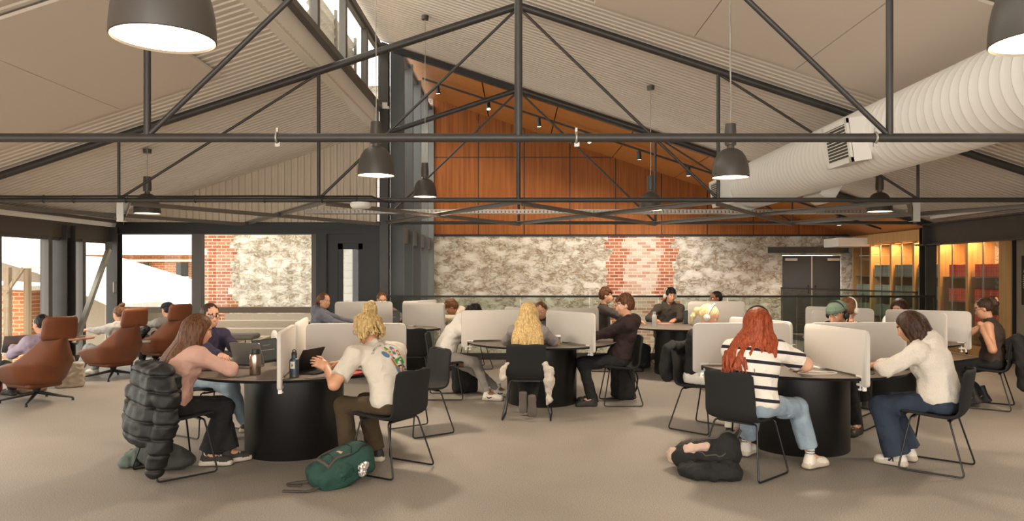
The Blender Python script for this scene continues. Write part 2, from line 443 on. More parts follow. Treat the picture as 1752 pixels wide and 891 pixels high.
def stone_wall_mat():
    m = mat('rubble_stone_wall', '#cdbfa8', .9); N, L = nodes(m); b = N['Principled BSDF']
    tc, sp, cb = swap_xz(N, L)
    col, hgt = rubble(N, L, tc.outputs['Object'])
    br = brick_nodes(N, L, cb.outputs[0], '#8f452a', '#a86a48', '#c2b6a6')
    # toothed edges: shift x per course
    rw = N.new('ShaderNodeMath'); rw.operation = 'MULTIPLY'; rw.inputs[1].default_value = 1 / .172; L.new(sp.outputs['Z'], rw.inputs[0])
    fl = N.new('ShaderNodeMath'); fl.operation = 'FLOOR'; L.new(rw.outputs[0], fl.inputs[0])
    wn = N.new('ShaderNodeTexWhiteNoise'); wn.noise_dimensions = '1D'; L.new(fl.outputs[0], wn.inputs['W'])
    sh = N.new('ShaderNodeMath'); sh.operation = 'MULTIPLY_ADD'; sh.inputs[1].default_value = .3; L.new(wn.outputs['Value'], sh.inputs[0]); L.new(sp.outputs['X'], sh.inputs[2])
    q1 = band(N, L, sh.outputs[0], 2.5, 4.25)                   # bricked-up opening
    q2 = band(N, L, sh.outputs[0], -8.15, -7.35)                    # quoin at the outer corner
    lb = brick_nodes(N, L, cb.outputs[0], '#9a5537', '#bdae9d', '#c6bbac'); lb.inputs['Bias'].default_value = .1
    mid = band(N, L, sh.outputs[0], 2.95, 3.85)                  # limewashed middle of the opening
    m0 = N.new('ShaderNodeMix'); m0.data_type = 'RGBA'; L.new(mid, m0.inputs['Factor']); L.new(br.outputs['Color'], m0.inputs['A']); L.new(lb.outputs['Color'], m0.inputs['B'])
    q = N.new('ShaderNodeMath'); q.operation = 'MAXIMUM'; L.new(q1, q.inputs[0]); L.new(q2, q.inputs[1])
    m1 = N.new('ShaderNodeMix'); m1.data_type = 'RGBA'; L.new(q.outputs[0], m1.inputs['Factor']); L.new(col, m1.inputs['A']); L.new(m0.outputs['Result'], m1.inputs['B'])
    L.new(m1.outputs['Result'], b.inputs['Base Color'])
    iv = N.new('ShaderNodeMath'); iv.operation = 'MULTIPLY'; iv.inputs[1].default_value = -.12; L.new(br.outputs['Fac'], iv.inputs[0])
    mh = N.new('ShaderNodeMix'); mh.data_type = 'FLOAT'; L.new(q.outputs[0], mh.inputs['Factor']); L.new(hgt, mh.inputs['A']); L.new(iv.outputs[0], mh.inputs['B'])
    bp = N.new('ShaderNodeBump'); bp.inputs['Strength'].default_value = .9; bp.inputs['Distance'].default_value = .13
    L.new(mh.outputs['Result'], bp.inputs['Height']); L.new(bp.outputs[0], b.inputs['Normal'])
    return m
M_stone = stone_wall_mat()
def glass_mat(name, tint, refl=.08, alpha=.9):
    m = bpy.data.materials.new(name); m.use_nodes = True; N, L = nodes(m); N.clear()
    o = N.new('ShaderNodeOutputMaterial'); t = N.new('ShaderNodeBsdfTransparent'); g = N.new('ShaderNodeBsdfGlossy'); mx = N.new('ShaderNodeMixShader')
    t.inputs[0].default_value = rgb(tint); g.inputs['Roughness'].default_value = .02
    f = N.new('ShaderNodeFresnel'); f.inputs['IOR'].default_value = 1.45
    gm = N.new('ShaderNodeNewGeometry'); sb = N.new('ShaderNodeMath'); sb.operation = 'SUBTRACT'; sb.inputs[0].default_value = 1; L.new(gm.outputs['Backfacing'], sb.inputs[1])
    ml = N.new('ShaderNodeMath'); ml.operation = 'MULTIPLY'; L.new(f.outputs[0], ml.inputs[0]); L.new(sb.outputs[0], ml.inputs[1])
    L.new(ml.outputs[0], mx.inputs[0]); L.new(t.outputs[0], mx.inputs[1]); L.new(g.outputs[0], mx.inputs[2]); L.new(mx.outputs[0], o.inputs[0])
    return m
M_glass = glass_mat('window_glass', '#f6f6f2')
M_balus = glass_mat('balustrade_glass', '#e9ede8')
M_lampin = mat('lamp_glow', '#fff1dc', .5, emit='#ffe2b8', estr=9)
M_lamp = mat('lamp_shade_paint', '#4a443e', .38)
M_track = mat('black_track', '#191817', .4)
# ------------------------------------------------------------------ seen through the glazing
M_wroof = mat('white_metal_roof', '#e9e4da', .5); M_rend = mat('grey_render', '#958878', .9, bump=.4, bscale=30)
b = MB(); b.box((-16, 16.5, -3.1), (16.4, 42, .1)); b.box((-14, 45, -3.1), (40, 16, .1)); tag(b.build('yard_ground', mat('yard_gravel', '#9c8f7d', .95, bump=.3, bscale=30), smooth=False), kind='structure')
def shed(label, x0, x1, y0, y1, zlo, zhi, wall, name='outbuilding', drop=1):
    """mono-pitch building: roof falls towards x1 (drop=1) or the camera (drop=0)"""
    root = empty(name, ((x0 + x1) / 2, (y0 + y1) / 2, -3.05), 0, label, 'building'); cx, cy = (x0 + x1) / 2, (y0 + y1) / 2; zb = 0
    m_ = MB(); q = lambda x, y: (zhi + (zlo - zhi) * ((x - x0) / (x1 - x0) if drop == 1 else (y1 - y) / (y1 - y0))) + 3.05
    P4 = [(x0, y0), (x1, y0), (x1, y1), (x0, y1)]
    v = [(x - cx, y - cy, 0) for x, y in P4] + [(x - cx, y - cy, q(x, y)) for x, y in P4]
    m_.add(v, [(0, 1, 5, 4), (1, 2, 6, 5), (2, 3, 7, 6), (3, 0, 4, 7), (4, 5, 6, 7)]); m_.build('wall', wall, root, smooth=False)
    m_ = MB(); P5 = [(x0 - .25, y0 - .25), (x1 + .25, y0 - .25), (x1 + .25, y1 + .25), (x0 - .25, y1 + .25)]
    v = [(x - cx, y - cy, q(x, y) + .02) for x, y in P5] + [(x - cx, y - cy, q(x, y) + .12) for x, y in P5]
    m_.add(v, [(3, 2, 1, 0), (4, 5, 6, 7), (0, 1, 5, 4), (1, 2, 6, 5), (2, 3, 7, 6), (3, 0, 4, 7)]); m_.build('roof', M_wroof, root, smooth=False)
    return root
r = shed('long brick building with white veranda roof beyond the left windows', -24, -11.5, 27, 33, 2.45, 4.4, M_brick, drop=0)
for k in range(9):
    m_ = MB(); m_.box((-5.6 + 1.4 * k, -3.2, 4.75), (.4, .06, .5)); w_ = m_.build('window', M_framed, r, smooth=False); m_ = MB(); m_.box((-5.6 + 1.4 * k, -3.25, 4.48), (.5, .12, .06)); m_.build('sill', M_white, w_, smooth=False)
m_ = MB(); m_.box((0, -3.4, 5.42), (12.8, .7, .05)); m_.box((0, -3.75, 5.34), (12.8, .08, .14)); m_.box((0, -3.2, 5.08), (12.6, .2, .08)); m_.build('veranda_gutter', M_fascia, r, smooth=False)
shed('low white-roofed shed directly outside the end windows', -13, -8.8, 18.6, 24.5, .62, 1.9, M_rend)
shed('grey rendered outbuilding outside the left glazing', -10.2, -8.9, 16.2, 17.8, .9, 1.5, M_rend)
shed('orange brick wall block outside the left glazing', -13.2, -10.75, 16.2, 17.8, 1.2, 1.3, M_brick)
root = empty('timber_shelter', (-10.2, 14.9, -3.3), 0, 'weathered timber well-head frame with a pale roof outside the left glazing', 'shelter')
for x, y in ((-.25, -.3), (.15, -.3), (-.25, .3), (.15, .3)): m_ = MB(); m_.box((x, y, 2.5), (.1, .1, 5.0)); m_.build('post', M_oldwood, root, smooth=False)
for z in (2.6, 3.6, 4.6): m_ = MB(); m_.box((-.05, -.36, z), (.56, .04, .1)); m_.build('rail', M_oldwood, root, smooth=False)
for s in (-1, 1): m_ = MB(); m_.bar((s * .2 - .05, -.34, 4.5), (s * .55 - .05, -.34, 5.0), .06, .06); m_.build('strut', M_oldwood, root, smooth=False)
m_ = MB(); v = [(-.35, -.7, 5.45), (.75, -.7, 4.98), (.75, .7, 4.98), (-.35, .7, 5.45), (-.75, -.7, 5.1), (-.75, .7, 5.1)]
m_.add(v + [(a, b_, c + .04) for a, b_, c in v], [(3, 2, 1, 0), (0, 4, 5, 3), (6, 7, 8, 9), (9, 11, 10, 6), (0, 1, 7, 6), (1, 2, 8, 7), (4, 0, 6, 10)]); m_.build('roof', M_wroof, root, smooth=False)
root = empty('concrete_stair', (-5.2, 16.6, -3.0), 0, 'pale stepped concrete ledge with rafters outside the end windows', 'ledge')
m_ = MB()
for k in range(4): m_.box((0, .5 + .45 * k, 2.85 + .16 * k), (4.6, .44, .16 + .0 * k)); 
m_.box((0, 2.4, 3.25), (4.6, .12, .6)); m_.build('steps', M_rend, root, smooth=False)
for k in range(7): m_ = MB(); m_.bar((-2.2 + .62 * k, -.6, 2.9), (-1.8 + .62 * k, .6, 3.08), .06, .1); m_.build('rafter', M_oldwood, root, smooth=False)
# louvred pale cladding beyond the black door
root = empty('louvre_screen', (-3.5, 16.2, -3.0), 0, 'pale weatherboard screen seen through the narrow door glass', 'screen wall')
m_ = MB()
for k in range(40): m_.box((0, -.03 + .0 * k, .1 + .165 * k), (1.9, .03, .155), 0, Matrix.Rotation(R(6), 3, 'X'))
m_.build('boards', M_white, root, smooth=False); m_ = MB(); m_.box((-.02, -.1, 3.3), (.14, .08, 6.6)); m_.build('post', M_framed, root, smooth=False)

root = empty('louvre_screen', (-3.15, 12.6, 4.3), 0, 'pale angled louvre blades outside the far clerestory windows', 'louvres')
for k in range(10): m_ = MB(); m_.box((0, 0, .12 + .16 * k), (.03, 3.0, .15), 0, Matrix.Rotation(R(35), 3, 'Y')); m_.build('blade', M_white, root, smooth=False)
for y in (-1.5, 0, 1.5): m_ = MB(); m_.box((.05, y, .85), (.05, .05, 1.8)); m_.build('upright', M_frame, root, smooth=False)
# ------------------------------------------------------------------ the hall
HX, YB, YE, YF = 7.7, -4.4, 14.1, 19.5         # half width, end left unbuilt for sky fill, end of the floor, far stone wall
TIE, APEX, SL = 2.543, 5.07, .328
roofz = lambda x: 5.15 - SL * abs(x)
def struct(mb, name, m, smooth=False): return tag(mb.build(name, m, smooth=smooth), kind='structure')
b = MB(); b.prism([(-7.9, YB), (8.72, YB), (8.72, YF), (6.35, YF), (6.5, 18.2), (7.75, 13.95), (7.75, 13.72), (-2.62, 13.72), (-2.62, 14.3), (-7.9, 14.3)], -.3, 0)
struct(b, 'floor', M_floor)
# far stone wall with a door opening
b = MB()
for x0, x1, z0, z1 in ((-8.36, 6.93, -4, 6.5), (6.93, 8.5, 2.06, 6.5), (8.5, 13, -4, 6.5), (6.93, 8.5, -4, 0)):
    b.box(((x0 + x1) / 2, YF + .3, (z0 + z1) / 2), (x1 - x0, .6, z1 - z0))
struct(b, 'wall_back', M_stone)
b = MB(); b.box((2, 16.5, -4.05), (12, 6.5, .1)); struct(b, 'floor_lower', M_floor)
b = MB(); b.box((2.4, 13.78, -2.15), (10.4, .1, 3.7)); struct(b, 'wall_void', M_white)
# corrugated roof decks (ribs run up the slope)
def deck(name, x0, x1, y0, y1, thick=.04, pitch=.125, dep=.017):
    prof = []; y = y0
    while y < y1:
        prof += [(y, 0), (y + pitch * .42, 0), (y + pitch * .5, dep), (y + pitch * .92, dep)]; y += pitch
    vs, fs = [], []
    z = lambda x: 5.15 - SL * (abs(x) if x0 < -3 else x)
    for (yy, h) in prof:
        vs += [(x0, yy, z(x0) + h), (x1, yy, z(x1) + h), (x0, yy, z(x0) + h + thick), (x1, yy, z(x1) + h + thick)]
    for i in range(len(prof) - 1):
        a, c = 4 * i, 4 * i + 4
        fs += [(a, c, c + 1, a + 1), (a + 2, a + 3, c + 3, c + 2), (a, a + 2, c + 2, c), (a + 1, c + 1, c + 3, a + 3)]
    return tag(mesh_obj(name, vs, fs, M_deck, smooth=False), kind='structure')
deck('ceiling_left', -8.3, -2.62, YB, 14.2)
deck('ceiling_right', -2.75, 8.3, YB, 14.15)
# smooth ceiling boards hung under the deck between the trusses
def boards(n, xs, y0, y1, sgn):
    for i in range(len(xs) - 1):
        xa, xb = sgn * (xs[i] + .006), sgn * (xs[i + 1] - .006); m_ = MB()
        za, zb = 5.13 - SL * abs(xa), 5.13 - SL * abs(xb)
        vs = [(xa, y0, za), (xb, y0, zb), (xb, y1, zb), (xa, y1, za)]
        vs += [(x, y, z - .03) for x, y, z in vs]
        m_.add(vs, [(0, 1, 2, 3), (7, 6, 5, 4), (0, 4, 5, 1), (1, 5, 6, 2), (2, 6, 7, 3), (3, 7, 4, 0)])
        tag(m_.build('ceiling_panel', M_panel, smooth=False), kind='structure')
for (y0, y1) in ((6.15, 8.85), (1.7, 4.4), (-2.7, .0)):
    boards('l', [3.54, 4.75, 5.96, 7.17], y0, y1, -1)
    boards('r', [.9, 2.1, 3.3, 4.5, 5.7, 6.9], y0, y1, 1)
# clerestory: fascia, windows, head
XC = -2.62
b = MB(); b.box((XC - .08, 4.85, 4.46), (.1, 18.5, .40)); b.box((XC - .03, 4.85, 4.27), (.1, 18.5, .02)); struct(b, 'trim_1', M_fascia)
b = MB(); b.box((XC, 4.85, 4.69), (.14, 18.5, .08)); b.box((XC, 4.85, 5.82), (.14, 18.5, .1)); struct(b, 'trim_2', M_frame)
ys = [YB + .1 + i * 1.54 for i in range(13)]
for i in range(12):
    y0, y1 = ys[i], ys[i + 1]
    fr = MB()
    fr.box((XC, y0 + .03, 5.25), (.1, .06, 1.06)); fr.box((XC, y1 - .03, 5.25), (.1, .06, 1.06))
    fr.box((XC, (y0 + y1) / 2, 4.75), (.08, y1 - y0, .05)); fr.box((XC, (y0 + y1) / 2, 5.75), (.08, y1 - y0, .05))
    f = tag(fr.build('window_%d' % (i + 1), M_frame, smooth=False), kind='structure')
    g = MB(); g.box((XC, (y0 + y1) / 2, 5.25), (.012, y1 - y0 - .1, .96)); g.build('pane', M_glass, f, smooth=False)
# left glazed wall x = -7.7
b = MB(); b.box((-7.78, 4.8, 2.36), (.22, 18.6, .34)); b.box((-7.66, 4.8, 2.55), (.3, 18.6, .05)); b.box((-7.78, 4.8, .05), (.12, 18.6, .1))
struct(b, 'trim_3', mat('eave_beam_brown', '#5a4e43', .5))
b = MB()
vs = [(-7.60, YB, 2.45), (-7.60, 14.0, 2.45), (-7.55, 14.0, 2.6), (-7.55, YB, 2.6)]
b.add(vs + [(v[0] - .04, v[1], v[2]) for v in vs], [(0, 1, 2, 3), (7, 6, 5, 4), (0, 4, 5, 1), (2, 6, 7, 3), (1, 5, 6, 2), (0, 3, 7, 4)])
struct(b, 'trim_4', M_fascia)
ym = [14.0, 13.1, 12.15, 10.95, 9.4, 7.8, 6.2, 4.6, 3, 1.4, -.2, -1.8, -3.4, -4.3]
for i in range(len(ym) - 1):
    y1, y0 = ym[i], ym[i + 1]; fr = MB()
    fr.box((-7.76, y0 + .05, 1.13), (.14, .1, 2.2)); 
    fr.box((-7.76, (y0 + y1) / 2, .13), (.1, y1 - y0, .06)); fr.box((-7.76, (y0 + y1) / 2, 2.17), (.1, y1 - y0, .06))
    f = tag(fr.build('window_%d' % (20 + i), M_frame, smooth=False), kind='structure')
    g = MB(); g.box((-7.78, (y0 + y1) / 2, 1.13), (.012, y1 - y0 - .1, 2.0)); g.build('pane', M_glass, f, smooth=False)
# end glazed wall y = 14.1, with transom and door
def window_end(n, x0, x1):
    fr = MB()
    for x in (x0 + .045, x1 - .045): fr.box((x, 14.14, 1.2), (.09, .16, 2.36))
    fr.box(((x0 + x1) / 2, 14.14, .06), (x1 - x0, .14, .12)); fr.box(((x0 + x1) / 2, 14.14, 2.37), (x1 - x0, .14, .1))
    f = tag(fr.build('window_%d' % n, M_frame, smooth=False), kind='structure')
    m_ = MB(); m_.box(((x0 + x1) / 2, 14.13, .89), (x1 - x0 - .18, .14, .11)); m_.build('transom', mat('transom_brown', '#6f5f50', .5), f, smooth=False)
    for z0, z1 in ((.12, .835), (.945, 2.32)):
        g = MB(); g.box(((x0 + x1) / 2, 14.14, (z0 + z1) / 2), (x1 - x0 - .18, .012, z1 - z0)); g.build('pane', M_glass, f, smooth=False)
window_end(40, -7.7, -6.1); window_end(41, -6.1, -3.83)
b = MB(); b.box((-5.15, 14.12, 2.47), (5.1, .26, .12)); b.box((-5.15, 14.02, 2.43), (5.1, .04, .2)); struct(b, 'trim_5', M_framed)
b = MB(); b.box((-3.72, 14.12, 1.22), (.2, .22, 2.44)); b.box((-3.52, 14.12, 1.22), (.2, .12, 2.44)); b.box((-2.76, 14.12, 1.22), (.36, .22, 2.44)); b.box((-3.1, 14.12, 2.3), (.8, .16, .3)); struct(b, 'wall_end', M_framed)
d = MB(); 
d.box((-3.4, 14.1, 1.08), (.14, .06, 2.14)); d.box((-2.97, 14.1, 1.08), (.13, .06, 2.14)); d.box((-3.18, 14.1, 2.1), (.5, .06, .12)); d.box((-3.18, 14.1, .1), (.5, .06, .2))
dd = tag(d.build('door_1', M_framed, smooth=False), kind='structure')
g = MB(); g.box((-3.18, 14.1, 1.12), (.36, .012, 1.9)); g.build('pane', M_glass, dd, smooth=False)
g = MB(); g.tube(fillet([(-2.96, 14.06, 1.0), (-2.96, 14.01, 1.0), (-3.08, 14.01, 1.0)], .02), .01, 8); g.build('door_handle', M_glavd, dd)
# gable cladding over the end glazing: vertical ribs
vs, fs = [], []; x = -7.7; i = 0; pat = [0, 0, .025, .025]; dx = [.05, .012, .05, .012]
while x < -2.66:
    h = pat[i % 4]; vs += [(x, 14.02 + h, 2.55), (x, 14.02 + h, roofz(x) + .02)]; x += dx[i % 4]; i += 1
for k in range(i - 1): fs.append((2 * k, 2 * k + 2, 2 * k + 3, 2 * k + 1))
n = len(vs); vs += [(v[0], v[1] + .03, v[2]) for v in vs]; fs += [tuple(n + j for j in f[::-1]) for f in fs]
tag(mesh_obj('wall_gable', vs, fs, M_gable, smooth=False), kind='structure')
# columns at the eaves and the post under the clerestory end (each one H-section)
def column(name, x, y, z1, label, dep=.2, wid=.2, z0=0):
    m_ = MB(); m_.box((x, y - dep / 2 + .01, (z0 + z1) / 2), (wid, .02, z1 - z0)); m_.box((x, y + dep / 2 - .01, (z0 + z1) / 2), (wid, .02, z1 - z0)); m_.box((x, y, (z0 + z1) / 2), (.015, dep - .02, z1 - z0))
    o = m_.build(name, M_steel, smooth=False); tag(o, label, 'column'); return o
c1 = column('steel_column', -7.62, 14.0, 2.45, 'dark steel column in the glazed corner behind the brown armchairs', .2, .2)
m_ = MB(); m_.tube(fillet([(-7.55, 13.88, 1.42), (-7.55, 13.84, 1.42), (-7.55, 13.84, 1.22), (-7.55, 13.88, 1.22)], .02), .008, 8); m_.build('pull_handle', M_glavd, c1)
c2 = column('steel_column', 7.72, 14.0, 2.45, 'tall dark steel column in front of the lit book cabinets', .24, .2)
m_ = MB(); m_.box((7.72, 14.0, 2.12), (.34, .3, .03)); m_.box((7.72, 13.9, 2.3), (.3, .02, .34)); m_.build('cap_plate', M_steel, c2)
c3 = column('steel_column', -2.52, 14.0, 5.8, 'tall dark steel post where the clerestory meets the timber-lined void', .2, .16)
c4 = column('steel_column', -7.72, 12.6, 2.4, 'thick speckled steel column standing between the left window panes', .26, .26)
b = MB(); b.bar((-7.45, 13.5, 2.02), (-7.5, 12.55, .4), .075, .075)
st = b.build('diagonal_brace', M_glavd, smooth=False); tag(st, 'pale galvanised brace leaning across the left window corner', 'brace')
b = MB(); b.box((-7.48, 13.55, 2.08), (.02, .2, .16)); b.build('gusset', M_steel, st, smooth=False)
# right-hand steel eave beam (I-section) running towards the camera
b = MB(); b.box((7.72, 6.0, 2.5), (.22, 16.0, .025)); b.box((7.72, 6.0, 2.12), (.22, 16.0, .025)); b.box((7.72, 6.0, 2.31), (.02, 16.0, .36))
tag(b.build('eave_beam', M_steel, smooth=False), 'deep dark steel beam over the right side of the room', 'beam')
b = MB(); b.box((8.5, 4.7, 2.62), (1.7, 18.2, .06)); b.box((9.6, 4.7, 2.8), (1, 18.2, .3)); struct(b, 'ceiling_side', M_deck)
# wall beyond the void: timber lining and sloping timber soffit
b = MB(); xs = [-2.25 + 1.2 * i for i in range(10)]
for i in range(9):
    x0, x1 = xs[i] + .013, xs[i + 1] - .013
    if x0 > 8.7: break
    zt = lambda x: 5.45 - SL * max(x, -2.3) 
    ztA, ztB = zt(x0), zt(x1)
    for (za, zb, zc) in ((2.6, min(4.6, ztA), min(4.6, ztB)), (4.625, ztA, ztB)):
        if zb - za < .02: continue
        zc = max(zc, za)
        v = [(x0, YF - .06, za), (x1, YF - .06, za), (x1, YF - .06, zc), (x0, YF - .06, zb)]
        b.add(v + [(p[0], YF - .03, p[2]) for p in v], [(0, 1, 2, 3), (7, 6, 5, 4), (0, 4, 5, 1), (1, 5, 6, 2), (2, 6, 7, 3), (3, 7, 4, 0)])
struct(b, 'wall_timber', M_wood)
b = MB(); b.box((3.1, YF - .02, 3.9), (11.2, .02, 2.7)); struct(b, 'trim_6', M_black)
def slope(x): return 5.42 - SL * x
b = MB()
for j in range(7):
    x0, x1 = -2.4 + 1.62 * j + .014, min(-2.4 + 1.62 * (j + 1) - .014, 8.9)
    v = [(x0, 14.2, slope(x0)), (x1, 14.2, slope(x1)), (x1, YF, slope(x1)), (x0, YF, slope(x0))]
    b.add(v + [(p[0], p[1], p[2] + .04) for p in v], [(0, 1, 2, 3), (7, 6, 5, 4), (0, 4, 5, 1), (1, 5, 6, 2), (2, 6, 7, 3), (3, 7, 4, 0)])
struct(b, 'ceiling_timber', M_soffit)
b = MB(); v = [(-2.5, slope(-2.5) + .05), (9, slope(9) + .05), (9, slope(9) + .12), (-2.5, slope(-2.5) + .12)]
b.add([(p[0], 14.15, p[1]) for p in v] + [(p[0], YF, p[1]) for p in v], [(0, 1, 2, 3), (7, 6, 5, 4), (0, 4, 5, 1), (1, 5, 6, 2), (2, 6, 7, 3), (3, 7, 4, 0)])
struct(b, 'ceiling_backing', M_black)
b = MB()                                                    # dark edge of the deck over the void
v = [(-2.6, 5.98), (8.2, 5.98 - SL * 10.8), (8.2, 5.86 - SL * 10.8), (-2.6, 5.86)]
b.add([(p[0], 14.08, p[1]) for p in v] + [(p[0], 14.2, p[1]) for p in v], [(0, 1, 2, 3), (7, 6, 5, 4), (0, 4, 5, 1), (1, 5, 6, 2), (2, 6, 7, 3), (3, 7, 4, 0)])
struct(b, 'trim_7', M_black)
# tall glazing beside the void, x = -2.3
yv = [14.35, 15.55, 16.85, 18.15, 19.4]
for i in range(4):
    y0, y1 = yv[i], yv[i + 1]; fr = MB()
    fr.box((-2.34, y0, 1.0), (.26, .09, 9.9)); 
    for z in (-3.9, 2.35, 5.9): fr.box((-2.36, (y0 + y1) / 2, z), (.14, y1 - y0, .12 if z != 2.35 else .3))
    if i == 3: fr.box((-2.34, y1, 1.0), (.26, .09, 9.9))
    f = tag(fr.build('window_%d' % (50 + i), mat('blue_grey_frame', '#5f6160', .45), smooth=False), kind='structure')
    g = MB(); g.box((-2.38, (y0 + y1) / 2, 1.0), (.012, y1 - y0 - .09, 9.8)); g.build('pane', M_glass, f, smooth=False)
# far double door, lintel
b = MB(); b.box((7.6, YF + .02, 2.19), (2.1, .16, .16)); b.box((7.6, YF - .08, 2.12), (2.1, .1, .02)); struct(b, 'trim_8', M_steel)
for i, (x0, x1) in enumerate(((6.96, 7.70), (7.73, 8.47))):
    d = MB(); d.box(((x0 + x1) / 2, YF + .06, 1.02), (x1 - x0, .05, 2.04)); dd = tag(d.build('door_%d' % (2 + i), mat('door_charcoal', '#2b2b2c', .5), smooth=False), kind='structure')
    g = MB(); hx = x1 - .08 if i == 0 else x0 + .08
    g.tube(fillet([(hx, YF + .03, 1.05), (hx, YF - .03, 1.05), (hx, YF - .03, 1.25), (hx, YF + .03, 1.25)], .02), .012, 8); g.build('door_handle', M_black, dd)
    g = MB(); g.box((x0 + .2 if i == 0 else x1 - .2, YF + .0, 1.94), (.32, .06, .06)); g.build('door_closer', M_glavd, dd, smooth=False)
g = MB(); g.box((7.715, YF + .05, 1.02), (.03, .07, 2.04)); struct(g, 'trim_9', M_glavd)
b = MB(); b.box((8.45, YF - .5, 2.36), (.9, .9, .22)); struct(b, 'trim_10', M_white)
# right wall x = 8.72 (near part) 
b = MB(); b.box((8.78, 4.3, 1.3), (.1, 17.5, 2.6)); struct(b, 'wall_right', mat('taupe_wall', '#8d7d6c', .7))
b = MB(); b.box((8.71, 13.23, 1.3), (.06, .36, 2.6)); struct(b, 'trim_11', M_oak)
b = MB(); b.box((8.71, 13.03, 1.3), (.08, .035, 2.6)); struct(b, 'trim_12', M_black)
b = MB(); b.box((9.45, 16.5, 1.3), (.1, 6.2, 2.7)); 
tag(b.build('wall_cabinet', M_stone, smooth=False), kind='structure')
# glass balustrade along the edge of the floor
def balustrade(label, pts, zrail, n, name='glass_balustrade'):
    root = empty(name, (0, 0, 0), 0, label, 'balustrade')
    a, c = Vector(pts[0]), Vector(pts[1]); d = (c - a) / n
    for i in range(n):
        p, q = a + d * (i + .008), a + d * (i + .992)
        m_ = MB(); m_.bar((p.x, p.y, zrail / 2 + .05), (q.x, q.y, zrail / 2 + .05), .014, zrail - .12); m_.build('glass_panel', M_balus, root, smooth=False)
    m_ = MB(); m_.bar((a.x, a.y, zrail), (c.x, c.y, zrail), .05, .035); m_.build('handrail', M_black, root, smooth=False)
    m_ = MB(); m_.bar((a.x, a.y, .06), (c.x, c.y, .06), .06, .12); m_.build('base_channel', M_steel, root, smooth=False)
    for i in range(n + 1):
        p = a + d * i; m_ = MB(); m_.box((p.x, p.y, zrail / 2), (.014, .03, zrail)); 
        if i in (0, n): m_.build('post', M_black, root, smooth=False)
    return root
balustrade('long glass balustrade with dark handrail in front of the stone wall', [(-2.5, 13.65), (7.65, 13.65)], 1.16, 8)
balustrade('glass balustrade of the walkway in front of the far double doors', [(6.45, 18.2), (7.62, 14.2)], 1.22, 4)
# ------------------------------------------------------------------ trusses
P = 2.6
def truss(y, label):
    root = empty('roof_truss', (0, y, 0), 0, label, 'roof truss', 'steel roof trusses')
    cz = lambda x: APEX - SL * abs(x)
    def part(name, a, b, r):
        m_ = MB(); m_.tube([(a[0], 0, a[1]), (b[0], 0, b[1])], r, 12); return m_.build(name, M_steel, root)
    part('bottom_chord', (-7.7, TIE), (7.7, TIE), .031)
    part('top_chord', (-7.75, cz(7.75)), (0, APEX), .05); part('top_chord', (0, APEX), (7.75, cz(7.75)), .05)
    part('king_post', (0, TIE), (0, APEX + .03), .028)
    for s in (-1, 1):
        part('post', (s * P, TIE), (s * P, cz(P)), .024); part('post', (s * 2 * P, TIE), (s * 2 * P, cz(2 * P)), .018)
        part('diagonal', (s * .03, APEX - .05), (s * (P - .02), TIE + .03), .019)
        part('diagonal', (s * (P + .03), cz(P) - .05), (s * (2 * P - .03), TIE + .03), .017)
    return root
t1 = truss(5.2, 'nearest steel roof truss, its tie crossing in front of the pendant lamps')
t2 = truss(9.66, 'middle steel roof truss, second from the camera, over the tables')
t3 = truss(14.1, 'farthest steel roof truss, at the edge of the timber-lined void')
for s in (-1, 1):
    m_ = MB(); m_.box((s * 5.2, .03, TIE - .13), (.09, .008, .3)); m_.box((s * 5.2, .09, TIE - .27), (.09, .12, .008)); m_.build('hanger_plate', mat('bright_galvanised', '#c9c4ba', .35, .5), t2, smooth=False)
m_ = MB(); m_.lathe([(0, 0), (.09, 0), (.1, -.01), (.1, -.04), (.06, -.05), (0, -.05)], 24, (-6.6, 14.11, 2.82), axis=(0, 1, 0)); o = m_.build('wall_speaker', mat('speaker_grey', '#6a6259', .6)); tag(o, 'small round grey speaker on the corrugated end wall', 'speaker')
m_ = MB(); m_.box((-2.5, 13.9, 4.72), (.1, .05, .12), .008); m_.box((-2.44, 13.88, 4.68), (.05, .05, .05), .005); o = m_.build('wall_sensor', M_white); tag(o, 'small white sensor box on the tall steel post', 'sensor')
# pipe clamps on the nearest tie
for i, (x, w_) in enumerate(((-1.69, 'left of the near hanging lamp'), (.405, 'just right of the king post'), (2.5, 'beside the duct grille'))):
    m_ = MB(); n = 14
    m_.tube([(x, 5.2 + .036 * math.cos(t), TIE + .036 * math.sin(t)) for t in [2 * PI * k / n for k in range(n)]], .008, 6, closed=True)
    m_.box((x, 5.2, TIE + .055), (.016, .012, .03)); m_.box((x, 5.2, TIE - .05), (.028, .014, .026)); m_.box((x + .018, 5.2, TIE - .045), (.008, .01, .03))
    o = m_.build('pipe_clamp', M_glavd); tag(o, 'small galvanised pipe clamp on the nearest truss tie, ' + w_, 'clamp', 'pipe clamps')
# conduit strapped to the middle tie
m_ = MB(); pts = [(-7.5, 9.62, TIE + .045)] + [(-7.5 + .6 * k, 9.61, TIE + .042 + .004 * math.sin(k * 2.1)) for k in range(1, 10)] + [(-1.9, 9.6, TIE + .04), (-1.75, 9.6, TIE - .02), (-1.6, 9.62, TIE - .04)]
m_.tube(pts, .013, 8); o = m_.build('cable_conduit', M_black); tag(o, 'dark cable run strapped along the middle truss tie', 'cable')
for x in (-7.4, -6.86, -6.17, -5.78, -5.1, -4.2, -3.3, -2.55, -2.1):
    m2 = MB(); n = 12; m2.tube([(x, 9.65 + .042 * math.cos(t), TIE + .012 + .05 * math.sin(t)) for t in [2 * PI * k / n for k in range(n)]], .005, 5, closed=True); m2.build('cable_tie', M_black, o)
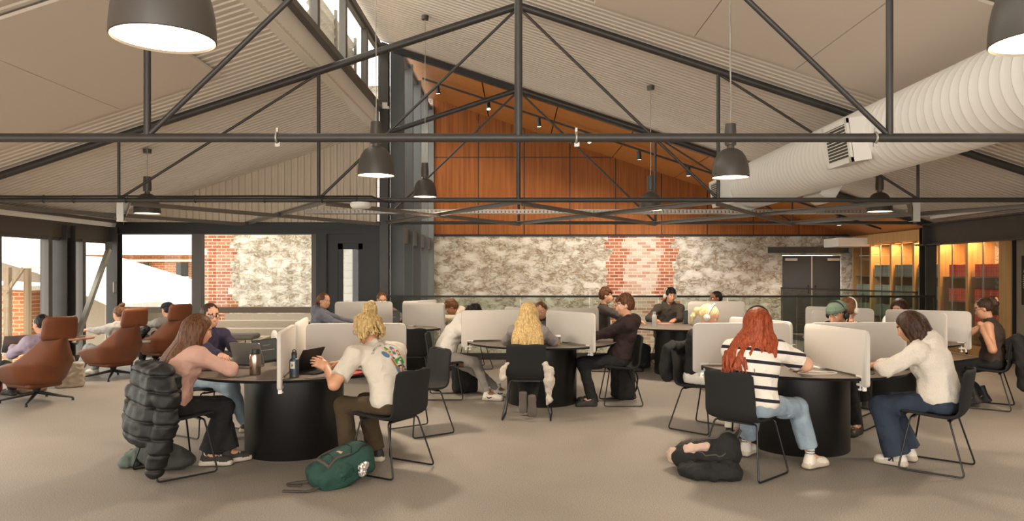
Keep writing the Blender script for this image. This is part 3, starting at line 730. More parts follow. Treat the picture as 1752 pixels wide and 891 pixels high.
# plan bracing in the bay between the middle and far trusses
xs = [-7.6, -5.2, -2.6, 0, 2.6, 5.2, 7.6]; names = ['by the left eave', 'over the lounge chairs', 'over the far left table', 'over the far middle table', 'over the duct end', 'by the right eave']
for i in range(6):
    root = empty('cross_brace', (0, 0, TIE), 0, 'flat steel cross brace ' + names[i] + ', between the middle and far ties', 'brace', 'horizontal cross braces')
    for k in (0, 1):
        xa, xb = (xs[i], xs[i + 1]) if k == 0 else (xs[i + 1], xs[i])
        z = .012 if k else -.012
        m_ = MB(); m_.bar((xa * .985, 9.75, z), (xb * .985, 14.0, z), .07, .01); m_.bar((xa * .985 + .03, 9.75, z - .03), (xb * .985 + .03, 14.0, z - .03), .008, .05)
        m_.build('brace_arm', mat('brace_grey', '#6d655b', .45), root, smooth=False)
# perforated cable tray
m_ = MB(); y, z = 12.6, 2.6
m_.box((1.5, y, z), (10.2, .2, .012)); 
for s in (-1, 1):
    x = -3.6
    while x < 6.6: m_.box((x + .03, y + s * .1, z + .025), (.035, .006, .05)); x += .065
    m_.box((1.5, y + s * .1, z + .055), (10.2, .008, .012))
tag(m_.build('cable_tray', M_glavd, smooth=False), 'long perforated cable tray above the tables', 'cable tray')
m_ = MB(); m_.lathe([(0, 0), (.1, 0), (.13, .02), (.14, .05), (.13, .08), (0, .085)], 24, (-2.05, 9.66, 2.43)); o = m_.build('wifi_dome', M_white); tag(o, 'round white ceiling access point under the middle truss', 'access point')
# ------------------------------------------------------------------ spiral duct
DX, DZ, DR = 4.0, 3.08, .385
root = empty('spiral_duct', (DX, 0, DZ), 0, 'big pale round ventilation duct running under the right roof slope', 'duct')
m_ = MB(); pts = []; prof = []; y = -4.0
while y < 13.4:
    prof += [(DR, y), (DR, y + .105), (DR + .003, y + .11), (DR + .003, y + .12), (DR, y + .125)]; y += .13
prof += [(DR, 13.4), (DR * .98, 13.42), (0, 13.42)]
m_.lathe(prof, 48, (0, 0, 0), axis=(0, 1, 0))
sk = MB()
# twist the seams into a helix by shearing along the axis with angle
for v in m_.v:
    if v.y < 13.35:
        v.y += .13 * math.atan2(v.x, -v.z) / (2 * PI)
M_duct = mat('duct_paint', '#ece7df', .45)
m_.build('duct_body', M_duct, root, angle=60)
def grille(y, side, tilt):
    rot = Matrix.Rotation(R(tilt), 3, 'Y'); m_ = MB(); c = Vector((side * (DR + .06), y, -.02)); c = rot @ c
    m_.box(c, (.2, .62, .46), .005, rot)
    o = m_.build('outlet_box', M_duct, root, smooth=False)
    m_ = MB(); out = rot @ Vector((side * .105, 0, 0))
    for s in (-1, 1):
        m_.box(c + out + rot @ Vector((0, s * .285, 0)), (.03, .05, .46), 0, rot); m_.box(c + out + rot @ Vector((0, 0, s * .205)), (.03, .62, .05), 0, rot)
    for k in range(11):
        m_.box(c + out + rot @ Vector((0, 0, -.17 + k * .034)), (.02, .54, .007), 0, rot @ Matrix.Rotation(R(30 * side), 3, 'Y'))
    m_.build('grille', M_white, o, smooth=False)
    m_ = MB(); m_.box(c + out * .97, (.004, .54, .38), 0, rot); m_.build('grille_shade_sheet', mat('grille_shadow', '#4c453e', .8), o, smooth=False)  # solid dark sheet behind the slats, coloured as the shade inside the outlet
grille(8.05, -1, -8); grille(13.0, -1, -8); grille(10.6, 1, 30)
# ------------------------------------------------------------------ pendant lamps
def make_pendant():
    root = empty('pendant_lamp')
    r = .182
    m_ = MB(); prof = [(r, 0), (r * .995, .04), (r * .97, .09), (r * .91, .145), (r * .8, .2), (r * .63, .248), (r * .42, .275), (.048, .285)]
    m_.lathe(prof, 40); inner = [(a - .004, b_ - .003) for a, b_ in prof]
    m_.lathe(inner[::-1], 40); m_.lathe([(r - .004, 0), (r, 0)], 40)
    sh = m_.build('lamp_shade', M_lamp, root, angle=60)
    m_ = MB(); m_.lathe([(0, .006), (r - .007, .006), (r - .007, .012), (0, .012)], 40); m_.build('diffuser', M_lampin, root)
    m_ = MB(); m_.lathe([(.036, .28), (.036, .315), (.055, .32), (.058, .40), (.052, .53), (.0, .533)], 24); m_.build('lamp_neck', M_lamp, root)
    return root
pend0 = make_pendant()
def pendant(x, y, zb, zc, where, first=[True]):
    if first[0]: root = pend0; first[0] = False
    else: root = copy_tree(pend0)
    root.location = (x, y, zb); tag(root, 'dark grey dome pendant lamp ' + where, 'pendant lamp', 'dome pendant lamps')
    m_ = MB(); n = 8; pts = [(.004 * math.sin(k * 1.3), .004 * math.cos(k * 2.1), .53 + (zc - zb - .53) * k / n) for k in range(n + 1)]
    m_.tube(pts, .0045, 6); m_.build('cable', M_glavd, root)
    m_ = MB(); m_.lathe([(0, zc - zb - .06), (.055, zc - zb - .06), (.06, zc - zb), (0, zc - zb)], 20); m_.build('ceiling_rose', M_lamp, root)
    l = bpy.data.lights.new('lamp_light', 'AREA'); l.shape = 'DISK'; l.size = .3; l.energy = LAMP_W; l.color = (1, .85, .68); l.spread = R(150)
    o = bpy.data.objects.new('lamp_light', l); C.objects.link(o); o.parent = root; o.location = (0, 0, .002)
zc = lambda x: 5.13 - SL * (abs(x) if x < -2.62 else x)
pendant(-1.30, 2.72, 2.455, zc(-1.30), 'largest in view, hanging at the top left')
pendant(-1.41, 7.35, 2.56, zc(-1.41), 'in front of the clerestory corner post')
pendant(-1.46, 11.6, 2.78, zc(-1.46), 'against the blue-grey void glazing')
pendant(1.93, 2.72, 2.445, zc(1.93), 'cut off by the top right corner of the view')
pendant(2.1, 7.35, 2.54, zc(2.1), 'just left of the end of the white duct')
pendant(2.03, 11.4, 2.555, zc(2.03), 'in front of the red timber wall behind the middle tie')
pendant(5.4, 11.1, 2.51, zc(5.4), 'low under the roof at the right, beyond the duct')
pendant(-5.35, 10.7, 2.45, zc(-5.35), 'at the left above the lounge chairs')
for x, y in ((-5.35, 2.7), (5.4, 2.7), (5.4, 6.9), (-5.35, 6.7), (-1.35, -1.6), (2.0, -1.6), (5.4, -1.6), (-5.35, -1.6)):
    pendant(x, y, 2.5, zc(x), 'outside the view, near or behind the camera')
# ------------------------------------------------------------------ track lights under the timber soffit
root = empty('light_track', (0, 17.0, 0), 0, 'long black lighting track sloping under the timber soffit', 'light track')
m_ = MB(); m_.bar((-2.2, 0, slope(-2.2) - .1), (8.3, 0, slope(8.3) - .1), .04, .04); m_.build('track_rail', M_track, root, smooth=False)
wh = ['first from the glazing', 'second from the glazing', 'third from the glazing', 'fourth from the glazing, shining at the camera', 'fifth from the glazing', 'sixth from the glazing', 'last, near the double doors']
for i, px in enumerate((748, 835, 921, 1007, 1093, 1177, 1435)):
    x = (px - 887) * 17.0 / 1270; z = slope(x) - .12
    o = empty('spotlight', (x, 17.0, z), 0, 'small black cylinder spotlight on the track, ' + wh[i], 'spotlight', 'track spotlights')
    dirv = Vector((.1, -.35 if i in (1, 3) else .15, -1)).normalized()
    m_ = MB(); m_.tube([(0, 0, .02), (0, 0, -.04)], .012, 8); m_.build('stem', M_track, o)
    m_ = MB(); a = Vector((0, 0, -.04)); m_.tube([a - dirv * .02, a + dirv * .17], .05, 16); m_.build('spot_body', M_track, o)
    m_ = MB(); m_.tube([a + dirv * .17, a + dirv * .175], .04, 16); m_.build('lens', M_lampin, o)
    l = bpy.data.lights.new('spot_light', 'SPOT'); l.energy = 170 if px < 1000 else 330; l.color = (1, .8, .55) if px < 1000 else (1, .92, .82); l.spot_size = R(95); l.spot_blend = .8; l.shadow_soft_size = .04
    lo = bpy.data.objects.new('spot_light', l); C.objects.link(lo); lo.parent = o; lo.location = a + dirv * .2
    lo.rotation_euler = Vector((.1, .6, -1)).to_track_quat('-Z', 'Y').to_euler()
# ------------------------------------------------------------------ furniture
M_shell = mat('charcoal_upholstery', '#161413', .85, bump=.25, bscale=400)
M_rod = mat('black_rod', '#121110', .4)
M_top = mat('grey_linoleum_top', '#7a7066', .42)
M_edge = mat('table_edge_black', '#1b1a19', .5)
M_base = mat('black_pedestal', '#121110', .38, bump=.03, bscale=60)
M_screen = mat('pale_felt', '#c9c1b7', .95, bump=.2, bscale=350)
M_leather = mat('tan_leather', '#6b3819', .55, bump=.12, bscale=220, var=.1)
def grid_shell(fn, nu, nv, thick, name, m, parent=None, close_u=False):
    P_ = np.array([[fn(i / (nu - 1), j / (nv - 1)) for j in range(nv)] for i in range(nu)])
    du = np.gradient(P_, axis=0); dv = np.gradient(P_, axis=1); nn = np.cross(du, dv); nn /= np.linalg.norm(nn, axis=2)[..., None] + 1e-9
    # rounded edge: thickness fades at the border
    ed = np.ones((nu, nv)); 
    for i in range(nu):
        for j in range(nv):
            e = min(i, nu - 1 - i, j, nv - 1 - j); ed[i, j] = (.55, .9, 1)[min(e, 2)]
    A = P_ + nn * (thick / 2 * ed)[..., None]; B_ = P_ - nn * (thick / 2 * ed)[..., None]
    vs = list(A.reshape(-1, 3)) + list(B_.reshape(-1, 3)); o = nu * nv; fs = []
    for i in range(nu - 1):
        for j in range(nv - 1):
            a, b, c, d = i * nv + j, (i + 1) * nv + j, (i + 1) * nv + j + 1, i * nv + j + 1
            fs.append((a, b, c, d)); fs.append((o + d, o + c, o + b, o + a))
    bd = [(i, 0) for i in range(nu)] + [(nu - 1, j) for j in range(1, nv)] + [(i, nv - 1) for i in range(nu - 2, -1, -1)] + [(0, j) for j in range(nv - 2, 0, -1)]
    for q in range(len(bd)):
        a = bd[q][0] * nv + bd[q][1]; b = bd[(q + 1) % len(bd)]; b = b[0] * nv + b[1]
        fs.append((a, o + a, o + b, b))
    return mesh_obj(name, vs, fs, m, parent, True, 60)
def chair_shell(u, v):
    # v: 0 front edge of the seat -> 1 top of the back
    pts = [(.235, .452), (.20, .462), (.1, .452), (-.02, .442), (-.12, .44), (-.175, .462), (-.205, .52), (-.222, .6), (-.238, .7), (-.252, .79), (-.256, .825)]
    t = v * (len(pts) - 1); i = min(int(t), len(pts) - 2); f = t - i
    p = [Vector((0, *pts[max(0, min(len(pts) - 1, i + k))])) for k in (-1, 0, 1, 2)]
    q = .5 * ((2 * p[1]) + (p[2] - p[0]) * f + (2 * p[0] - 5 * p[1] + 4 * p[2] - p[3]) * f * f + (3 * p[1] - p[0] - 3 * p[2] + p[3]) * f ** 3)
    wd = .222 if v < .45 else .222 - .012 * (v - .45) / .55
    e = min(v, 1 - v) * 1.15; r = .09
    if e < r: wd -= r * (1 - math.sqrt(max(0, 1 - (1 - e / r) ** 2)))
    x = (u * 2 - 1); c = x * x
    y = q.y + (c * .03 if v > .5 else 0) * min(1, (v - .5) * 4); z = q.z + (c * .018 if v < .55 else 0)
    return (x * wd, y, z)
def make_chair():
    root = empty('sled_chair')
    grid_shell(chair_shell, 15, 34, .03, 'shell', M_shell, root)
    for s in (-1, 1):
        m_ = MB(); pts = [(s * .13, .15, .432), (s * .185, .16, .425), (s * .262, .235, .012), (s * .262, -.235, .012), (s * .185, -.12, .42), (s * .13, -.11, .43)]
        m_.tube(fillet(pts, .035, 5), .0075, 8); m_.build('sled_leg', M_rod, root)
    m_ = MB(); m_.box((0, .15, .425), (.3, .03, .012)); m_.box((0, -.11, .42), (.3, .03, .012)); m_.build('seat_mount', M_rod, root, smooth=False)
    return root
chair0 = make_chair(); _first = [True]
def chair(x, y, dx, dy, label, group='black sled chairs'):
    o = chair0 if _first[0] else copy_tree(chair0); _first[0] = False
    o.location = (x, y, 0); o.rotation_euler = (0, 0, face_to(dx, dy)); return tag(o, label, 'chair', group)
def make_table(R_=.92):
    root = empty('round_table')
    m_ = MB(); m_.lathe([(0, .728), (R_ - .03, .728), (R_ - .004, .752), (R_, .754)], 72); m_.cm = 1; m_.lathe([(R_, .754), (R_ - .002, .757), (0, .757)], 72)
    m_.build('tabletop', [M_edge, M_top], root)
    m_ = MB(); m_.lathe([(0, .0), (.425, .0), (.43, .006), (.43, .72), (.42, .728), (0, .728)], 64); m_.build('pedestal', M_base, root)
    return root
TT = .757
tab0 = make_table(); _ft = [True]
def table(x, y, label):
    o = tab0 if _ft[0] else copy_tree(tab0); _ft[0] = False
    o.location = (x, y, 0); return tag(o, label, 'table', 'round work tables')
def make_screen():
    root = empty('desk_screen')
    pts = [(.1, .775), (.935, .775), (.935, .69), (1.0, .69), (1.0, 1.14), (.1, 1.14)]
    rad = [.03, .004, .02, .03, .06, .06]; out = []
    for i, p in enumerate(pts):
        a, b = Vector(pts[i - 1]), Vector(pts[(i + 1) % 6]); p = Vector(p); da, db = (a - p).normalized(), (b - p).normalized(); k = min(rad[i], (a - p).length * .48, (b - p).length * .48)
        A, B_ = p + da * k, p + db * k
        for t in range(6): u = t / 5; out.append(A * (1 - u) ** 2 + p * 2 * u * (1 - u) + B_ * u * u)
    M_ = Matrix(((1, 0, 0, 0), (0, 0, 1, 0), (0, 1, 0, 0), (0, 0, 0, 1)))
    n = len(out); m_ = MB(); cen = Vector((.55, .93))
    ins = [p + (cen - p).normalized() * .007 for p in out]
    vs = []
    for zz, loop in ((-.017, ins), (-.012, out), (.012, out), (.017, ins)): vs += [M_ @ Vector((p[0], p[1], zz)) for p in loop]
    fs = [list(range(n)), [3 * n + i for i in range(n)][::-1]]
    for L_ in range(3):
        for i in range(n): j = (i + 1) % n; fs.append((L_ * n + i, (L_ + 1) * n + i, (L_ + 1) * n + j, L_ * n + j))
    m_.add(vs, fs); m_.build('panel', M_screen, root, angle=50)
    m_ = MB(); m_.box((.9, 0, .768), (.09, .034, .018), .003); m_.box((.945, 0, .7), (.02, .03, .09), .002); m_.box((.9, 0, .7), (.07, .034, .02), .003); m_.tube([(.895, 0, .66), (.895, 0, .727)], .007, 8); m_.lathe([(0, 0), (.018, 0), (.018, .012), (0, .012)], 12, (.895, 0, .655))
    m_.build('clamp', M_white, root); m_ = MB(); m_.box((.3, 0, .766), (.12, .07, .016), .003); m_.build('foot', M_white, root)
    return root
scr0 = make_screen(); _fs = [True]
def screen(x, y, deg, label, shift=0):
    o = scr0 if _fs[0] else copy_tree(scr0); _fs[0] = False
    a = R(deg); o.location = (x, y, 0); o.rotation_euler = (0, 0, a); return tag(o, label, 'desk screen', 'felt desk screens')
TL, TR, TM, TF, TG, TQ = (-2.02, 6.71), (2.59, 6.84), (.29, 9.2), (2.6, 11.8), (-1.9, 11.8), (4.58, 9.4)
table(*TL, 'round dark work table nearest at left, with steel bottle and open laptops')
table(*TR, 'round dark work table nearest at right, with a white charging cable')
table(*TM, 'round dark work table in the middle, carrying a takeaway coffee cup')
table(*TF, 'round dark work table at the back with a tall white bottle on it')
table(*TG, 'round work table at the back left, near the black-framed glass door')
table(*TQ, 'round work table at the right carrying a red travel mug')
for (t, deg, lb) in (
    (TL, -80, 'beige felt desk screen seen edge-on beside the navy bottle'), (TL, 3, 'wide beige felt desk screen behind the blond man in the white T-shirt'), (TL, 100, 'thin beige felt screen seen edge-on beside the light blue bottle'),
    (TR, -80, 'large pale felt screen nearest at right, between redhead and white-hoodie woman'), (TR, 2, 'wide grey felt screen behind the white-hoodie woman, below the green beanie'), (TR, 112, 'pale felt screen just right of the redhead, behind her headphones'), (TR, 184, 'pale felt screen left of the redhead, in front of the blonde in headphones'),
    (TM, -55, 'pale felt screen behind the coffee cup, facing the camera'), (TM, 40, 'grey felt screen behind the man in the maroon hoodie'), (TM, 118, 'felt screen at the back of the middle table, left of the dark-haired woman'), (TM, 190, 'grey felt screen between the white-hoodie man and the long-haired blonde'),
    (TF, 0, 'pale felt screen at the back table, right of the white bottle, hiding the dark-haired man'),
    (TG, -38, 'wide pale felt screen at the back left, by the empty black chair'), (TG, 60, 'beige felt screen right of the man behind the dark laptop'), (TG, 185, 'pale felt screen right of the woman in the grey-blue hoodie'),
    (TQ, -40, 'wide grey felt screen beside the woman in the brown top'), (TQ, -73, 'pale white-edged felt screen just behind the white-hoodie woman, by the red mug'), (TQ, 195, 'grey felt screen left of the green beanie, at the far right table'), (TQ, 130, 'white-edged felt screen behind the brown-haired person in white headphones')):
    screen(t[0], t[1], deg, lb)
CH = {}
def ch(key, x, y, dx, dy, lb): CH[key] = (x, y, face_to(dx, dy)); chair(x, y, dx, dy, lb)
ch('pink', -2.76, 5.96, .70, .72, 'black sled chair under the woman in the pink jumper, with puffer jacket on it')
ch('glasses', -3.12, 7.42, .86, -.5, 'black sled chair under the woman in glasses and purple jacket')
ch('blond', -1.03, 6.02, -.87, .5, 'black sled chair under the blond man in the white T-shirt')
ch('spareL', -.98, 7.45, -.8, -.6, 'empty black sled chair on the far side of the near left table')
ch('whitehood', -.93, 9.52, 1, .02, 'black sled chair under the man in the white hoodie with grey track pants')
ch('longblonde', .1, 8.2, .08, 1, 'black sled chair with its back to us under the long-haired blonde')
ch('maroon', 1.25, 9.08, -1, 0, 'black sled chair under the man in the maroon hoodie')
ch('darkwoman', .5, 10.42, -.15, -1, 'black sled chair under the dark-haired woman at the back of the middle table')
ch('headblonde', 1.88, 7.6, .7, -.7, 'black sled chair under the blonde woman in white headphones, black jacket on it')
ch('redhead', 1.80, 5.94, .73, .68, 'black sled chair under the red-haired woman in the striped top')
ch('fleece', 3.43, 6.08, -.78, .64, 'black sled chair under the woman in the white fleece hoodie')
ch('beanie', 3.42, 7.78, -.7, -.75, 'black sled chair under the person in the green beanie')
ch('browntop', 5.6, 8.82, -.79, .6, 'black sled chair at the right with a black coat over its back')
ch('whitehp', 3.72, 8.5, .7, .75, 'black sled chair under the brown-haired person with white headphones')
ch('straight', 5.38, 10.42, -.5, -.8, 'black sled chair under the long-haired woman by the cabinets')
ch('greyhood', -2.98, 11.36, .9, .15, 'black sled chair under the woman in the grey-blue hoodie')
ch('laptopman', -2.33, 12.85, .4, -.9, 'black sled chair under the man behind the dark laptop')
ch('creamboy', -.72, 12.4, -.9, -.3, 'black sled chair under the brown-haired boy in the cream hoodie')
ch('spareG', -1.50, 10.45, -.1, 1, 'empty black sled chair with its back to us behind the blond man')
ch('charcoal', 1.42, 12.15, .95, -.1, 'black sled chair under the man in the charcoal jumper')
ch('greyhp', 2.62, 13.0, 0, -1, 'black sled chair under the man in white headphones and brown-grey hoodie')
ch('darkman', 3.5, 12.75, -.7, -.7, 'black sled chair under the dark-haired man hidden by a screen')
ch('spareF', 2.62, 10.55, .0, 1, 'empty black sled chair at the back table, beside the blonde in headphones')
# ---------------------------------------------------------------- lounge chairs
def lounge(x, y, dx, dy, label):
    root = empty('lounge_chair', (x, y, 0), face_to(dx, dy), label, 'armchair', 'tan lounge chairs')
    def plan(u):                                        # u -1..1 along the wrap: arm front -> back -> arm front
        a = abs(u); s = 1 if u >= 0 else -1
        if a < .62: t = a / .62 * R(88); return (s * .345 * math.sin(t), -.06 - .30 * math.cos(t))
        f = (a - .62) / .38; return (s * (.345 - .015 * f * f), -.05 + .44 * f)
    def top(u):
        a = abs(u)
        if a < .22: return .82
        if a < .6: f = (a - .22) / .38; f = f * f * (3 - 2 * f); return .82 + (.52 - .82) * f
        f = (a - .6) / .4; return .52 - .10 * f
    def fn(u_, v):
        u = u_ * 2 - 1; px, py = plan(u); zt = top(u); z = .24 + v * (zt - .24)
        e = min(1, (z - .24) / .26); k = .62 + .38 * math.sqrt(e)
        nar = 1 - .42 * max(0, (z - .5)) / .32 * (1 if abs(u) < .6 else 0)
        return (px * k * nar, py * k - .34 * max(0, z - .38) * max(0, 1 - abs(u) / .75), z)
    sh = grid_shell(fn, 61, 20, .045, 'shell', M_leather, root)
    m_ = MB(); m_.box((0, 0, 0), (.5, .52, .12), .05)
    m2 = SDF(); m2.box((0, .06, .225), (.18, .22, .005), None, .035); m2.build('seat_cushion', M_leather, .02, root)
    def hr(u_, v):
        u = (u_ * 2 - 1); z = .795 + v * .275; t = u * R(50); wd = .235 - .02 * v
        e = min(v, 1 - v); 
        if e < .22: wd -= .035 * (1 - e / .22) ** 2
        return (wd * math.sin(t) / math.sin(R(50)) * .92, -.385 - .12 * math.cos(t) + .02 - .16 * (z - .8), z)
    h_ = grid_shell(hr, 21, 16, .075, 'headrest', M_leather, root)
    m_ = MB(); m_.lathe([(0, .1), (.035, .1), (.04, .14), (.06, .21), (.12, .25), (0, .25)], 20); m_.build('hub', M_black, root)
    for k in range(4):
        a = PI / 4 + k * PI / 2; p = Vector((math.cos(a), math.sin(a), 0))
        m_ = MB(); m_.tube([p * .02 + Vector((0, 0, .115)), p * .2 + Vector((0, 0, .075)), p * .4 + Vector((0, 0, .035))], [.022, .017, .011], 8); m_.lathe([(0, 0), (.016, 0), (.014, .03), (0, .032)], 10, p * .395); m_.build('leg', M_black, root)
    return root
LA, LB, LC = (-5.97, 9.2), (-6.14, 11.25), (-6.1, 12.75)
lounge(*LA, -.86, .45, 'tan leather high-back lounge chair nearest at the left edge')
lounge(*LB, -.88, .42, 'tan leather lounge chair in the middle of the three, beside the tote bag')
lounge(*LC, -.8, .5, 'tan leather lounge chair farthest back, under the window, with a jacket on its arm')
# ------------------------------------------------------------------ display cabinets along the walkway
M_cabglow = mat('cabinet_strip_light', '#ffb060', .5, emit='#ff9f45', estr=3)
M_red = mat('book_red', '#e0503f', .6, var=.12, vscale=30); M_gold = mat('gold_foil', '#d8a25a', .4, .3); M_greybox = mat('archive_grey', '#848c85', .75, var=.08, vscale=20)
yc = [19.4, 18.4, 17.4, 16.4, 15.4, 14.45, 13.42]
cw = ['next to the double doors', 'second from the double doors', 'third from the double doors', 'hidden partly by the dark column', 'with red volumes, just right of the column', 'with red volumes, nearest the camera']
def make_book(hh, tt, dd, m, lines):
    m_ = MB(); m_.box((0, 0, hh / 2), (dd, tt, hh), .003); m_.cm = 1
    for z in lines: m_.box((-dd / 2 - .0006, 0, hh * z), (.0012, tt * .72, hh * .03)); 
    return m_
bk_red = None; bk_gry = None
for i in range(6):
    y1, y0 = yc[i], yc[i + 1]; ym_ = (y0 + y1) / 2; L_ = y1 - y0
    root = empty('display_cabinet', (9.0, ym_, 0), 0, 'tall oak glass-fronted cabinet ' + cw[i], 'cabinet', 'oak display cabinets')
    m_ = MB()
    for s in (-1, 1): m_.box((0, s * (L_ / 2 - .02), 1.15), (.55, .04, 2.3))
    m_.box((0, 0, 2.42), (.55, L_, .24)); m_.box((0, 0, .1), (.55, L_, .2)); m_.build('carcass', M_oak, root, smooth=False)
    m_ = MB(); m_.box((.26, 0, 1.2), (.02, L_ - .08, 2.2)); m_.build('back_panel', M_stone if i != 4 else M_oak, root, smooth=False)
    for z in (.55, 1.02, 1.5): m_ = MB(); m_.box((.02, 0, z), (.46, L_ - .09, .022)); m_.build('shelf', mat('shelf_grey', '#6a6259', .4), root, smooth=False)
    m_ = MB(); m_.box((-.2, 0, 2.27), (.012, L_ - .12, .008)); m_.build('strip_light', M_cabglow, root, smooth=False)
    for s in (-1, 1):
        m_ = MB(); m_.box((-.27, s * L_ / 4, 1.25), (.008, L_ / 2 - .035, 2.08)); d_ = m_.build('door', M_glass, root, smooth=False); m_ = MB(); m_.box((-.272, s * .012, 1.25), (.014, .014, 2.08)); m_.build('door_edge', M_glavd, d_, smooth=False)
    l = bpy.data.lights.new('cabinet_light', 'AREA'); l.shape = 'RECTANGLE'; l.size = .04; l.size_y = L_ - .2; l.energy = 26; l.color = (1, .62, .3)
    o = bpy.data.objects.new('cabinet_light', l); C.objects.link(o); o.parent = root; o.location = (-.19, 0, 2.255)
    rn = random.Random(i)
    if i >= 4:
        for zi, z in enumerate((.561, 1.031, 1.511)):
            y = y1 - .3 if i == 4 else y1 - .2; k = 0
            while y > y0 + .07:
                if bk_red is None: o = bk_red = make_book(.25, .066, .2, M_red, (.15, .3, .62, .8)).build('bound_volume', [M_red, M_gold], smooth=False)
                else: o = bk_red.copy(); C.objects.link(o)
                o.location = (8.88 + rn.uniform(-.004, .004), y, z)
                tag(o, 'red bound volume on the %s shelf of the cabinet %s' % (('low', 'middle', 'upper')[zi], 'just right of the dark column' if i == 4 else 'nearest the camera'), 'book', 'red volumes on the %s shelf, cabinet %s' % (('low', 'middle', 'upper')[zi], 'by the column' if i == 4 else 'nearest the camera'))
                y -= .071; k += 1
    else:
        for zi, z in enumerate((.561, 1.031, 1.511)):
            if i == 0 and zi == 2: continue
            y = y1 - .15
            while y > y0 + .1:
                if bk_gry is None: o = bk_gry = make_book(.27, .1, .24, M_greybox, (.2, .75)).build('archive_box', [M_greybox, mat('label_pale', '#a7aca4', .7)], smooth=False)
                else: o = bk_gry.copy(); C.objects.link(o)
                o.location = (8.9, y, z); tag(o, 'grey archive box on the %s shelf of the cabinet %s' % (('low', 'middle', 'upper')[zi], cw[i]), 'box', 'grey boxes on the %s shelf, %s' % (('low', 'middle', 'upper')[zi], cw[i]))
                y -= .106
# black sign at the right edge
def text_mesh(name, body, size, m, parent, M_, ext=.001):
    cu = bpy.data.curves.new('lettering_source', 'FONT'); cu.body = body; cu.size = size; cu.extrude = ext; cu.align_x = 'CENTER'
    ob = bpy.data.objects.new('lettering_source', cu); C.objects.link(ob); dg = bpy.context.evaluated_depsgraph_get(); me = bpy.data.meshes.new_from_object(ob.evaluated_get(dg)); bpy.data.objects.remove(ob)
    me.transform(M_); me.materials.clear(); me.materials.append(m); me.name = name
    o = bpy.data.objects.new(name, me); C.objects.link(o); o.parent = parent; return o
root = empty('wall_sign', (8.725, 12.5, 1.04), 0, 'tall black sign with pale markings on the taupe wall at the right edge', 'sign')
m_ = MB(); m_.box((-.01, 0, .425), (.02, .7, .85), .004); m_.build('sign_board', mat('sign_black', '#141210', .5), root)
M_pale = mat('sign_pale', '#b9aa94', .6)
text_mesh('lettering', 'A', .1, M_pale, root, Matrix(((0, 0, -1, -.022), (-1, 0, 0, .265), (0, 1, 0, .56), (0, 0, 0, 1))))
m_ = MB()
for k in range(7): m_.box((-.0215, .285, .3 + .034 * k), (.002, .03, .014))
m_.build('small_markings', M_pale, root, smooth=False)
# ------------------------------------------------------------------ people
def skin_mat(name, c): return mat(name, c, .5, bump=.05, bscale=300)
SK = {k: skin_mat('skin_' + k, c) for k, c in dict(fair='#d9a283', light='#cf9876', tan='#b97f5c', brown='#8f5d3f', dark='#6d4630', pale='#e0ad8e').items()}
M_eye = mat('eye_white', '#e8e2da', .3); M_iris = mat('eye_iris', '#241a14', .25)
M_lip = mat('lip', '#a9604f', .5); M_lipd = mat('lip_dark', '#7a4638', .5)
def hair_mat(name, c1, c2):
    if name in MATS: return MATS[name]
    m = mat(name, c1, .5, spec=.3); N, L = nodes(m); b = N['Principled BSDF']
    tc = N.new('ShaderNodeTexCoord'); mp = N.new('ShaderNodeMapping'); mp.inputs['Scale'].default_value = (95, 95, 9); L.new(tc.outputs['Object'], mp.inputs[0])
    n = N.new('ShaderNodeTexNoise'); n.inputs['Scale'].default_value = 1; n.inputs['Detail'].default_value = 3; n.inputs['Distortion'].default_value = .8; L.new(mp.outputs[0], n.inputs['Vector'])
    r = N.new('ShaderNodeValToRGB'); e = r.color_ramp.elements; e[0].position = .32; e[0].color = rgb(c1); e[1].position = .68; e[1].color = rgb(c2)
    L.new(n.outputs['Fac'], r.inputs[0]); L.new(r.outputs[0], b.inputs['Base Color'])
    bp = N.new('ShaderNodeBump'); bp.inputs['Strength'].default_value = .5; bp.inputs['Distance'].default_value = .006; L.new(n.outputs['Fac'], bp.inputs['Height']); L.new(bp.outputs[0], b.inputs['Normal'])
    return m
H_brown = hair_mat('hair_brown', '#3a2213', '#74492a'); H_dark = hair_mat('hair_dark', '#20130c', '#4c3020'); H_black = hair_mat('hair_black', '#0c0a09', '#211a17')
H_blond = hair_mat('hair_blond', '#93703f', '#d9bb80'); H_blond2 = hair_mat('hair_platinum', '#b99a62', '#e8d3a4'); H_red = hair_mat('hair_red', '#6b250d', '#b2532a'); H_mid = hair_mat('hair_mid_brown', '#4a2f1c', '#80562f')
def wrinkle(m, scale=9, strength=.5, dist=.03):
    """soft creases on top of the weave"""
    N, L = nodes(m); b = N['Principled BSDF']; tc = N.new('ShaderNodeTexCoord'); n = N.new('ShaderNodeTexNoise'); n.inputs['Scale'].default_value = scale; n.inputs['Detail'].default_value = 1.5; n.inputs['Distortion'].default_value = 1.2
    L.new(tc.outputs['Object'], n.inputs['Vector']); bp = N.new('ShaderNodeBump'); bp.inputs['Strength'].default_value = strength; bp.inputs['Distance'].default_value = dist
    L.new(n.outputs['Fac'], bp.inputs['Height'])
    if b.inputs['Normal'].is_linked: L.new(b.inputs['Normal'].links[0].from_socket, bp.inputs['Normal'])
    L.new(bp.outputs[0], b.inputs['Normal']); return m
def cloth(name, c, b=.2, sc=250, rough=.9):
    if 'cloth_' + name in MATS: return MATS['cloth_' + name]
    return wrinkle(mat('cloth_' + name, c, rough, bump=b, bscale=sc))
M_denim = mat('denim_light', '#8b9aa6', .9, bump=.25, bscale=300, var=.14, vscale=9); M_dkdenim = mat('denim_dark', '#2a3442', .9, bump=.25, bscale=300, var=.15, vscale=8)
wrinkle(M_denim, 8, .4); wrinkle(M_dkdenim, 8, .4)
